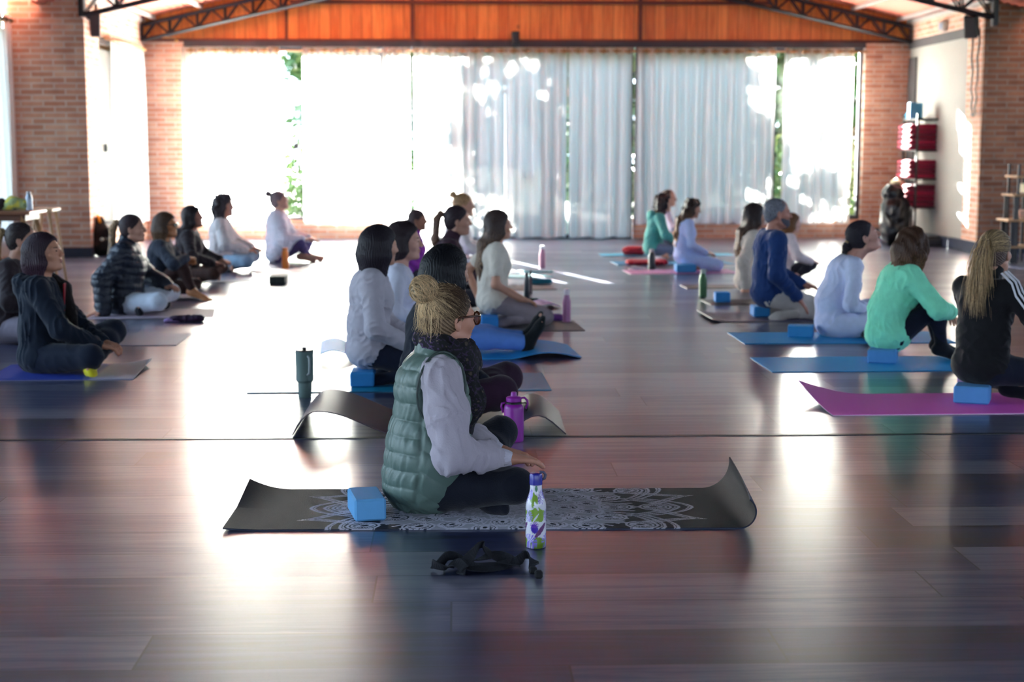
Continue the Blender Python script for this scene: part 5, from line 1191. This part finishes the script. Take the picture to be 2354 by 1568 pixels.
# floral bottle in front
x, y = G(1233, 1264); s = F / y; t = thing('water_bottle', 'white bottle with purple thistle and green leaf print, blue cap, foreground', 'bottle', (x, y + .033, 0))
prof = [(.010, 0), (.028, .0), (.0325, .004), (.0328, .02)] + [(.0328, z) for z in np.linspace(.025, .130, 46)] + [(.0328 - .0138 * (1 - math.cos(u * math.pi)) / 2, .132 + .064 * u) for u in np.linspace(0, 1, 28)] + [(.0186, .205)]
nn = 120; mb = MB(); mb.lathe(prof, nn); me_o = mb.build('shell', vcol('printed_enamel', .22, 0, .6), t, smooth=True)
V = np.array(mb.v); a = np.arctan2(V[:, 1], V[:, 0]); zz = V[:, 2]; c = np.ones((len(V), 4)); c[:, :3] = srgb(226, 222, 232)[:3]
def wrap(q): return (q + np.pi) % (2 * np.pi) - np.pi
VA = -math.pi / 2       # towards the room entrance side
def blob(ac, zc, ra_, rz_, col, rot=0, lob=0, sp=0):
    dx = wrap(a - VA - ac) * .0328; dz = zz - zc; ra_s = 1; X = dx * math.cos(rot) + dz * math.sin(rot); Z = -dx * math.sin(rot) + dz * math.cos(rot); ra2, rz2 = ra_ * 1.22, rz_ * 1.18; th = np.arctan2(Z / rz2, X / ra2); rr_ = np.hypot(X / ra2, Z / rz2)
    m = rr_ < 1 + lob * np.sin(th * 5); 
    if sp: m = (rr_ < 1) & (np.sin(th * sp) > -.2)
    c[m, :3] = srgb(*col)[:3]
rb = rnd(2)
for k in range(3):
    o_ = k * 2.1 - .1
    blob(o_ - .15, .158, .012, .020, (126, 160, 48), .2, .12); blob(o_ + .15, .112, .024, .020, (132, 166, 44), .0, .12); blob(o_ + .35, .018, .022, .018, (110, 140, 34), .2, .1); blob(o_ + .55, .062, .006, .026, (104, 40, 110), -.7)
    blob(o_ - .75, .108, .013, .017, (150, 130, 214), .3, 0, 14); blob(o_ - .65, .022, .022, .024, (140, 120, 220), -.2, 0, 16); blob(o_ - .1, .068, .010, .013, (70, 44, 170), .2); blob(o_ - .1, .080, .012, .008, (140, 80, 190), 0, 0, 12)
    blob(o_ + .7, .165, .010, .020, (128, 100, 190), -.3, 0, 12); blob(o_ - .7, .175, .008, .014, (140, 120, 210), 0); blob(o_ + .1, .195, .006, .010, (60, 120, 90)); blob(o_ - .05, .098, .0022, .020, (226, 222, 232), -.6); blob(o_ + .1, .140, .003, .014, (230, 228, 236), .5); blob(o_ + .2, .142, .012, .0035, (230, 228, 236), .3)
c[zz < .003, :3] = srgb(40, 20, 90)[:3]
at = me_o.data.color_attributes.new('col', 'FLOAT_COLOR', 'POINT'); at.data.foreach_set('color', c.astype(np.float32).ravel())
mc = plain('cobalt_cap', srgb(34, 34, 150), .25, var=.03)
MB().lathe([(.017, .203), (.0205, .205), (.0205, .236), (.018, .241), (.005, .242)], 28).build('cap', mc, t, smooth='auto')
MB().lathe([(.0192, .2035), (.0192, .2055)], 28).build('steel_ring', M['steel'], t)
MB().tube([(.012, .006, .243), (.024, .008, .243), (.031, .009, .234), (.028, .008, .222), (.018, .006, .218)], .0045, 8).build('carry_loop', plain('grey_loop', srgb(70, 74, 100), .4), t, smooth=True)
# purple sports bottle
x, y = G(1182, 1018); t = thing('water_bottle', 'bright purple sports bottle with spout lid and side handles behind the far knee', 'bottle', (x, y + .045, 0)); mp_ = plain('purple_metal', srgb(150, 30, 156), .35, var=.04)
MB().lathe([(.01, 0), (.040, 0), (.043, .004), (.043, .145), (.040, .156), (.034, .162), (.030, .168), (.01, .168)], 32).build('shell', mp_, t, smooth='auto')
MB().lathe([(.031, .162), (.036, .164), (.036, .170), (.031, .172)], 28).build('collar', M['black'], t, smooth='auto')
l_ = MB().lathe([(.030, .172), (.033, .174), (.033, .190), (.028, .194), (.014, .197), (.012, .212), (.010, .215), (.003, .215)], 28).build('lid', mp_, t, smooth='auto')
for sx in (1, -1):
    MB().tube([(sx * .032, 0, .188), (sx * .046, 0, .190), (sx * .058, 0, .178), (sx * .060, 0, .162), (sx * .052, 0, .142)] if sx > 0 else [(-.036, 0, .168), (-.052, 0, .164), (-.054, 0, .15), (-.046, 0, .125)], .0045, 8).build('handle', mp_, t, smooth=True)
MB().tube([(.036, 0, .166), (.050, 0, .168), (.060, 0, .160), (.060, 0, .140), (.054, 0, .132)], .0035, 6).build('strap_loop', M['black'], t, smooth=True)
# green tumbler
x, y = G(700, 915); t = thing('tumbler', 'tall sage green tumbler with side handle standing beside the teal mat', 'tumbler', (x, y + .03, 0)); mt_ = plain('sage_enamel', srgb(104, 124, 120), .4, var=.04)
MB().lathe([(.01, 0), (.031, 0), (.033, .004), (.034, .075), (.044, .088), (.045, .225), (.047, .230), (.047, .236), (.01, .238)], 36).build('shell', mt_, t, smooth='auto')
MB().lathe([(.044, .236), (.046, .238), (.045, .243), (.006, .244)], 32).build('lid', M['black'], t, smooth='auto')
MB().tube([(.0, 0, .243), (0, 0, .256)], .010, 10).build('straw_stub', M['black'], t, smooth=True)
MB().tube([(.020, -.038, .215), (.028, -.052, .208), (.030, -.055, .17), (.028, -.052, .13), (.018, -.040, .118)], .006, 8).build('handle', plain('pale_handle', srgb(176, 184, 184), .4), t, smooth=True)
bottle(655, 618, 570, 'orange bottle standing on the whitish mat by the purple leggings', (240, 140, 50), 17, cap=(214, 130, 70), prof=[(0, 0), (.95, 0), (1, .03), (1, .35), (.82, .55), (1, .72), (.9, .92), (.7, 1), (0, 1)])
bottle(1303, 742, 664, 'tall pink bottle with pale lid near the dark mat edge', (186, 120, 168), 19, cap=(236, 220, 232), capf=.17)
bottle(1211, 686, 627, 'slim dark bottle beside the lavender mat', (22, 36, 48), 13, cap=(16, 20, 26), extra=loop)
bottle(1220, 676, 622, 'thin dark brown bottle right behind the slim dark bottle', (60, 40, 50), 7, cap=(30, 24, 30))
bottle(1247, 617, 565, 'pink steel bottle in the sunlit strip of floor', (168, 120, 140), 14, cap=(220, 214, 220), metal=.6)
bottle(1499, 619, 573, 'black thermos standing before the teal hooded top', (24, 26, 30), 16, cap=(190, 184, 182))
bottle(1617, 683, 619, 'dark green steel bottle beside the lone blue block', (52, 84, 52), 18, cap=(170, 176, 168), metal=.5, extra=loop)

# ------------------------------------------------------------------ small soft things (lumpy solids)
def lump(px, py, label, cat, name, col, pts, rs, seed=0, amp=.008, h=.006, sc=(1, 1, .6), mat=None, z=0.0, wl=.06):
    x, y = G(px, py); S_ = Solid()
    for i in range(max(1, len(pts) - 1)): S_.cap(pts[i], pts[min(i + 1, len(pts) - 1)], rs[i], rs[min(i + 1, len(rs) - 1)], .02, fr=np.eye(3), sc=sc)
    S_.cut((0, 0, 0), (0, 0, -1)); S_.disp(folds(seed, amp, wl)); o = S_.mesh(name, h, mat or fabric(col)); o.location = (x, y, z); return tag(o, label, cat)
lump(425, 742, 'dark purple pouch on the floor in front of the white trousers', 'pouch', 'zip_pouch', (70, 34, 76), [(-.08, .06, .02), (.09, .06, .02)], [.045, .045], 1)
lump(395, 742, 'small crumpled lilac cloth beside the purple pouch', 'cloth', 'lilac_cloth', (150, 120, 170), [(-.03, .04, .01), (.03, .05, .01)], [.035, .03], 2)
lump(1265, 738, 'crumpled violet scarf on the floor left of the pink bottle', 'scarf', 'violet_scarf', (112, 70, 140), [(-.06, .05, .015), (.06, .05, .015)], [.05, .05], 3, .012)
lump(1240, 655, 'crumpled teal cloth on the brown-grey mat', 'cloth', 'teal_cloth', (30, 110, 130), [(-.05, .05, .02), (.08, .05, .02)], [.05, .045], 4, z=MATZ)
lump(1214, 694, 'dark green coiled strap at the foot of the slim dark bottle', 'strap', 'coiled_strap', (30, 70, 56), [(-.04, .04, .01), (.06, .04, .01)], [.03, .03], 5)
lump(1228, 627, 'sunlit aqua towel on the floor by the pink steel bottle', 'towel', 'towel', (160, 220, 226), [(-.12, .06, .0), (.14, .06, .0)], [.06, .05], 6, amp=.004, sc=(1, 1, .3))
lump(1468, 621, 'crumpled white cloth left of the black thermos', 'cloth', 'white_cloth', (226, 214, 220), [(-.05, .03, .01), (.05, .04, .01)], [.05, .04], 7)
lump(1455, 612, 'red folded blanket under the teal hooded top', 'blanket', 'folded_blanket', (176, 40, 58), [(.0, .22, .02), (.34, .22, .02)], [.055, .055], 8, sc=(1, 2.0, .55), z=MATZ)
lump(1447, 588, 'small red blanket roll on the farthest light blue mat', 'blanket', 'blanket_roll', (168, 36, 54), [(0, .1, .05), (.12, .1, .05)], [.07, .07], 9, sc=(1, 1.2, .8))
# strap tangle in the foreground
x, y = G(1110, 1312); S_ = MB(); rr = rnd(12)
def ribbon(mb, pts, w, seed):
    rq = rnd(seed); vs = []
    P_ = [Vector(p) for p in pts]; D_ = []
    for i in range(len(P_) - 1):
        for k in range(6):
            t = k / 6; a_, b_, c_, d_ = P_[max(i - 1, 0)], P_[i], P_[i + 1], P_[min(i + 2, len(P_) - 1)]
            D_.append(.5 * ((2 * b_) + (c_ - a_) * t + (2 * a_ - 5 * b_ + 4 * c_ - d_) * t * t + (3 * b_ - a_ - 3 * c_ + d_) * t ** 3))
    D_.append(P_[-1]); tw = rq.uniform(0, 6)
    for i, p in enumerate(D_):
        d = (D_[min(i + 1, len(D_) - 1)] - D_[max(i - 1, 0)]).normalized(); s1 = d.cross(Vector((0, 0, 1)));  s1 = s1.normalized() if s1.length > .1 else Vector((0, 1, 0)); n1 = d.cross(s1)
        an = tw + i * .16; e1 = s1 * math.cos(an) + n1 * math.sin(an); e2 = d.cross(e1)
        for u, v in ((-1, -1), (1, -1), (1, 1), (-1, 1)): q_ = p + e1 * u * w + e2 * v * .0022; vs.append((q_.x, q_.y, max(q_.z, .001)))
    mb.add(vs, [(i * 4 + k, i * 4 + (k + 1) % 4, i * 4 + 4 + (k + 1) % 4, i * 4 + 4 + k) for i in range(len(D_) - 1) for k in range(4)] + [(0, 3, 2, 1), tuple(len(vs) - 4 + k for k in range(4))])
t = thing('yoga_strap', 'tangled black cotton strap on the floor before the mandala mat', 'strap', (x, y, 0)); mk = plain('black_webbing', srgb(12, 14, 24), .8, bump=.4, bscale=500)
rb_ = MB(); ribbon(rb_, [(-.13, .0, .02), (-.10, .05, .035), (-.03, .04, .02), (.04, .07, .03), (.09, .04, .015), (.02, -.01, .012), (-.06, -.015, .015), (-.03, .03, .045), (.0, .10, .055), (.03, .06, .03), (.10, .03, .02), (.13, .05, .035), (.155, .03, .02), (.150, -.02, .016)], .015, 1)
ribbon(rb_, [(-.14, .01, .012), (-.15, -.01, .025), (-.11, -.03, .018), (-.07, .0, .03), (-.02, -.005, .012), (.05, .0, .016), (.11, .015, .012)], .014, 5)
ribbon(rb_, [(-.10, -.03, .02), (-.08, -.05, .04), (-.055, -.06, .02), (-.07, -.03, .012)], .015, 9)
rb_.build('webbing', mk, t, smooth=False)
mbk = plain('matte_buckle', srgb(8, 8, 12), .8)
MB().rbox(.138, .162, -.045, -.022, 0, .020, .005).build('buckle', mbk, t); MB().rbox(.152, .176, -.100, -.078, 0, .024, .005).build('buckle', mbk, t)

# ------------------------------------------------------------------ left side: table, things on it, backpack
TY = 13.2; xa = atY(-40, 483, TY)[0]; xb = atY(88, 483, TY)[0]; th_ = atY(40, 483, TY)[1]
t = thing('wooden_table', 'small wooden table with splayed legs before the left brick pillar', 'table', ((xa + xb) / 2, TY, 0)); hw = (xb - xa) / 2
MB().rbox(-hw, hw, -.28, .28, th_ - .03, th_, .008).build('tabletop', plain('walnut', srgb(128, 82, 60), .4, var=.25, scale=6, stretch=(1, 10, 1)), t)
MB().box(-hw + .05, hw - .05, -.22, .22, th_ - .08, th_ - .03).build('apron', plain('walnut_dark', srgb(96, 60, 46), .5), t)
for sx in (-1, 1):
    for sy in (-1, 1): MB().tube([(sx * (hw - .08), sy * .20, th_ - .04), (sx * (hw + .02), sy * .27, 0)], [.022, .014], 8).build('leg', M['tan_wood'], t, smooth=True)
x2 = atY(104, 480, TY + .8)[0]; t2 = thing('stool', 'pale wooden stool just right of the splayed-leg table', 'stool', (x2, TY + .8, 0)); th2 = atY(100, 478, TY + .8)[1]
MB().rbox(-.10, .10, -.15, .15, th2 - .03, th2, .008).build('seat', plain('birch', srgb(214, 178, 140), .45, var=.1), t2)
for sx in (-1, 1):
    for sy in (-1, 1): MB().tube([(sx * .06, sy * .11, th2 - .02), (sx * .13, sy * .16, 0)], [.016, .012], 8).build('leg', plain('birch_leg', srgb(204, 166, 128), .45), t2, smooth=True)
S_ = Solid(); x, _ = atY(36, 470, TY); S_.chain([(-.09, 0, .03), (-.02, 0, .06), (.07, 0, .045)], [.035, .05, .04], .03); S_.cut((0, 0, 0), (0, 0, -1)); S_.disp(folds(4, .008, .05)); cw_ = waves(9, .05)
o = S_.mesh('patterned_bag', .005, vcol('printed_cotton', .8), colfn=lambda V: np.where((cw_(V) > .2)[:, None], np.array(srgb(214, 206, 90)[:3]), np.where((cw_(V) < -.9)[:, None], np.array(srgb(40, 50, 50)[:3]), np.array(srgb(170, 186, 130)[:3])))); o.location = (x, TY, th_); tag(o, 'yellow-green patterned bag lying on the table', 'bag')
bottle(0, 0, .155, 'steel bottle with dark band standing on the table', (150, 160, 176), .028, cap=(176, 180, 190), metal=.5, z=th_, xy=(atY(67, 470, TY)[0], TY))
S_ = Solid(); x, _ = atY(-6, 460, TY); S_.chain([(-.04, 0, .04), (.03, 0, .05)], [.05, .05], .02); S_.cut((0, 0, 0), (0, 0, -1)); S_.disp(folds(5, .006, .05)); o = S_.mesh('small_pouch', .006, fabric((80, 60, 66))); o.location = (x, TY, th_); tag(o, 'dark pouch on the table at the photo edge', 'pouch')
# backpack by the pillar
x, y = G(236, 589); t = thing('backpack', 'black backpack with an orange top handle leaning by the left pillar', 'backpack', (x, y, 0))
S_ = Solid(); S_.chain([(0, 0, .10), (-.01, .04, .25), (-.04, .10, .40)], [.11, .10, .055], .04, fr=np.eye(3), sc=(1, .7, 1)); S_.ell((.03, -.05, .12), (.09, .05, .09)); S_.cut((0, 0, 0), (0, 0, -1)); S_.disp(folds(6, .008, .08)); S_.mesh('bag_body', .008, fabric((24, 22, 26)), t)
MB().tube([(-.02, .04, .36), (-.05, .05, .46), (-.07, .12, .46), (-.05, .14, .36)], .016, 8).build('handle', fabric((240, 150, 30)), t, smooth=True)
MB().tube([(.06, -.02, .35), (.16, -.05, .2), (.14, -.06, .04)], .012, 6).build('strap', M['black'], t, smooth=True)
MB().tube([(.02, -.10, .20), (.02, -.112, .20)], .02, 12).build('badge', plain('white_badge', srgb(210, 210, 200), .6), t, smooth=True)

# ------------------------------------------------------------------ right side: rack, blankets, bin bag, shelf
RY = 19.9; rx0 = atY(2106, 400, RY)[0]; rx1 = atY(2163, 400, RY)[0]; RD = .62; top_z = atY(2130, 272, RY)[1]
t = thing('storage_rack', 'tall black metal rack of blankets against the grey wall panel', 'rack', (rx0, RY, 0)); RW_ = rx1 - rx0
for xx in (0, RW_):
    for yy in (0, RD): MB().box(xx - .012, xx + .012, yy - .012, yy + .012, 0, top_z + .06).build('post', M['black_metal'], t)
lv = [atY(2130, 345, RY)[1], atY(2130, 410, RY)[1], atY(2130, 476, RY)[1]]
for z in lv + [top_z, .06]: MB().box(-.012, RW_ + .012, -.012, RD + .012, z - .02, z).build('shelf', M['black_metal'], t)
mz = [fabric((128, 28, 54)), fabric((150, 34, 62)), fabric((110, 30, 50))]
def blanket(x, y, z, w, d, h_, m, lab, grp, sd_):
    b = MB(); r = h_ / 2; prof = [(-d / 2 + r - r * math.cos(a), r * math.sin(a)) for a in np.linspace(-math.pi / 2, math.pi / 2, 7)]
    loop_ = [(-w / 2 + r * (1 - math.cos(a)), r + r * math.sin(a)) for a in np.linspace(-math.pi / 2, math.pi / 2, 7)] + [(w / 2 - r * .4 * (1 - math.cos(a)), r + r * math.sin(a)) for a in np.linspace(math.pi / 2, -math.pi / 2, 7)]
    n = len(loop_); ys = np.linspace(-d / 2, d / 2, 9); rq = rnd(sd_); vs = []
    for k, yy in enumerate(ys):
        e = 1 - .12 * (abs(yy) / (d / 2)) ** 6
        for xx, zz_ in loop_: vs.append((xx * (1 + .02 * math.sin(k * 1.7 + sd_)), yy, r + (zz_ - r) * e + .003 * math.sin(k * 2 + sd_ + xx * 9)))
    b.add(vs, [(k * n + i, k * n + (i + 1) % n, (k + 1) * n + (i + 1) % n, (k + 1) * n + i) for k in range(len(ys) - 1) for i in range(n)] + [tuple(range(n))[::-1], tuple(range((len(ys) - 1) * n, len(ys) * n))])
    o = b.build('folded_blanket', m, smooth='auto'); o.location = (x, y, z); tag(o, lab, 'blanket', grp); return o
stacks = [(lv[0], 5, 'top', atY(2130, 285, RY)[1]), (lv[1], 4, 'middle', atY(2130, 368, RY)[1]), (lv[2], 4, 'lower', atY(2130, 425, RY)[1])]
ordw = {5: ['bottom', 'second lowest', 'central', 'second highest', 'topmost'], 4: ['bottom', 'second lowest', 'second highest', 'topmost']}
for j, (z, n, nm, zt) in enumerate(stacks):
    hh = (zt - z) / n
    for k in range(n): blanket(rx0 + RW_ / 2 - .03, RY + RD / 2, z + k * hh, RW_ + .12, RD * .9, hh * .985, mz[(j + k) % 3], '%s maroon blanket in the %s stack of the rack' % (ordw[n][k], nm), 'blankets folded on the rack', j * 7 + k)
bx = atY(2112, 250, RY)[0]
for k, (dx, dy, w_, h_, lab) in enumerate(((.02, .22, .17, .20, 'blue foam block standing upright on top of the rack'), (.04, .50, .10, .08, 'small pale blue block lying flat on the rack top'), )):
    tag(MB().rbox(-w_ / 2, w_ / 2, -.05, .05, 0, h_, .006).build('yoga_block', plain('foam_b', srgb(70, 150, 190), .75), loc=(bx + dx, RY + dy, top_z)), lab, 'yoga block')
bmat = plain('bin_liner', srgb(20, 20, 24), .28, bump=.5, bscale=14)
x, y = G(2052, 557); S_ = Solid(); S_.chain([(0, 0, .18), (.0, 0, .46)], [.19, .18], .05).ell((-.03, 0, .64), (.14, .14, .12)).ell((-.08, -.05, .70), (.07, .06, .07)); S_.cut((0, 0, 0), (0, 0, -1)); S_.disp(folds(16, .02, .14)); o = S_.mesh('bin_bag', .012, bmat); o.location = (x - .06, y - .28, 0); tag(o, 'large black plastic bag left of the blanket rack', 'bag')
x, _ = atY(2066, 450, RY + .2); S_ = Solid(); S_.chain([(0, 0, .03), (.0, 0, .17), (-.03, 0, .30)], [.055, .06, .07], .02, fr=np.eye(3), sc=(1, 1.6, 1)); S_.disp(lambda V: .010 * np.sin(V[:, 2] * 85)); o = S_.mesh('beige_blanket', .010, fabric((196, 182, 150))); o.location = (x, RY + .2, lv[2]); tag(o, 'beige blanket bundle beside the lowest maroon stack', 'blanket')
x, y = G(2150, 566); t = thing('floor_box', 'low dark box on the floor at the foot of the rack', 'box', (x, y, 0)); MB().rbox(-.26, .24, 0, .3, 0, .09, .01).build('tray', M['charcoal'], t); MB().rbox(-.2, .1, .05, .25, .09, .12, .01).build('lid', M['black'], t)
# stepped shelf at the right edge
SY = 16.6; x0 = atY(2322, 500, SY)[0]
t = thing('stepped_shelf', 'stepped wooden shelf with black posts at the right edge, before the brick pillar', 'shelf', (x0, SY, 0))
for k, (pyy, pxx) in enumerate(((404, 2336), (447, 2328), (505, 2316), (566, 2312))):
    xx, z = atY(pxx, pyy, SY); xn = atY((2344, 2336, 2328, 2316)[k], pyy, SY)[0]
    MB().rbox(xx - x0, 1.1, -.02, .36, z - .022, z, .004).build('shelf_board', M['tan_wood'], t)
    zb = 0 if k == 3 else atY(0, (447, 505, 566)[k], SY)[1]
    for yy in (.02, .32): MB().box(xn - x0 - .012, xn - x0 + .012, yy - .012, yy + .012, 0, z + (.12 if k == 0 else 0)).build('post', M['black_metal'], t)
for yy in (.02, .32): MB().box(.24, .265, yy - .012, yy + .012, 0, atY(0, 404, SY)[1]).build('post', M['black_metal'], t)
z_ = atY(0, 447, SY)[1]; tag(MB().rbox(-.06, .06, -.08, .08, 0, .10, .006).build('storage_box', plain('cream_card', srgb(220, 206, 176), .7), loc=(x0 + .22, SY + .14, z_)), 'small cream box on the second step of the shelf', 'box')
z_ = atY(0, 505, SY)[1]; tag(MB().rbox(-.06, .06, -.08, .08, 0, .08, .006).build('storage_box', plain('peach_card', srgb(226, 176, 150), .7), loc=(x0 + .19, SY + .14, z_)), 'small peach box on the third step of the shelf', 'box')
# lavender roll behind the striped jacket
x, y = G(2230, 893); t = thing('rolled_mat', 'lavender rolled mat standing behind the black striped jacket', 'yoga mat', (x, y + .05, 0)); b_ = MB(); pts = [(r_ * math.cos(a_), r_ * math.sin(a_)) for a_, r_ in ((k * .35, .012 + .0009 * k) for k in range(54))]
b_.add([(p[0], p[1], z) for z in (0.0, .30) for p in pts], [(i, i + 1, i + 1 + len(pts), i + len(pts)) for i in range(len(pts) - 1)])
o = b_.build('roll', plain('lavender_foam', srgb(196, 160, 214), .7), t, smooth=True); md = o.modifiers.new('thick', 'SOLIDIFY'); md.thickness = .004
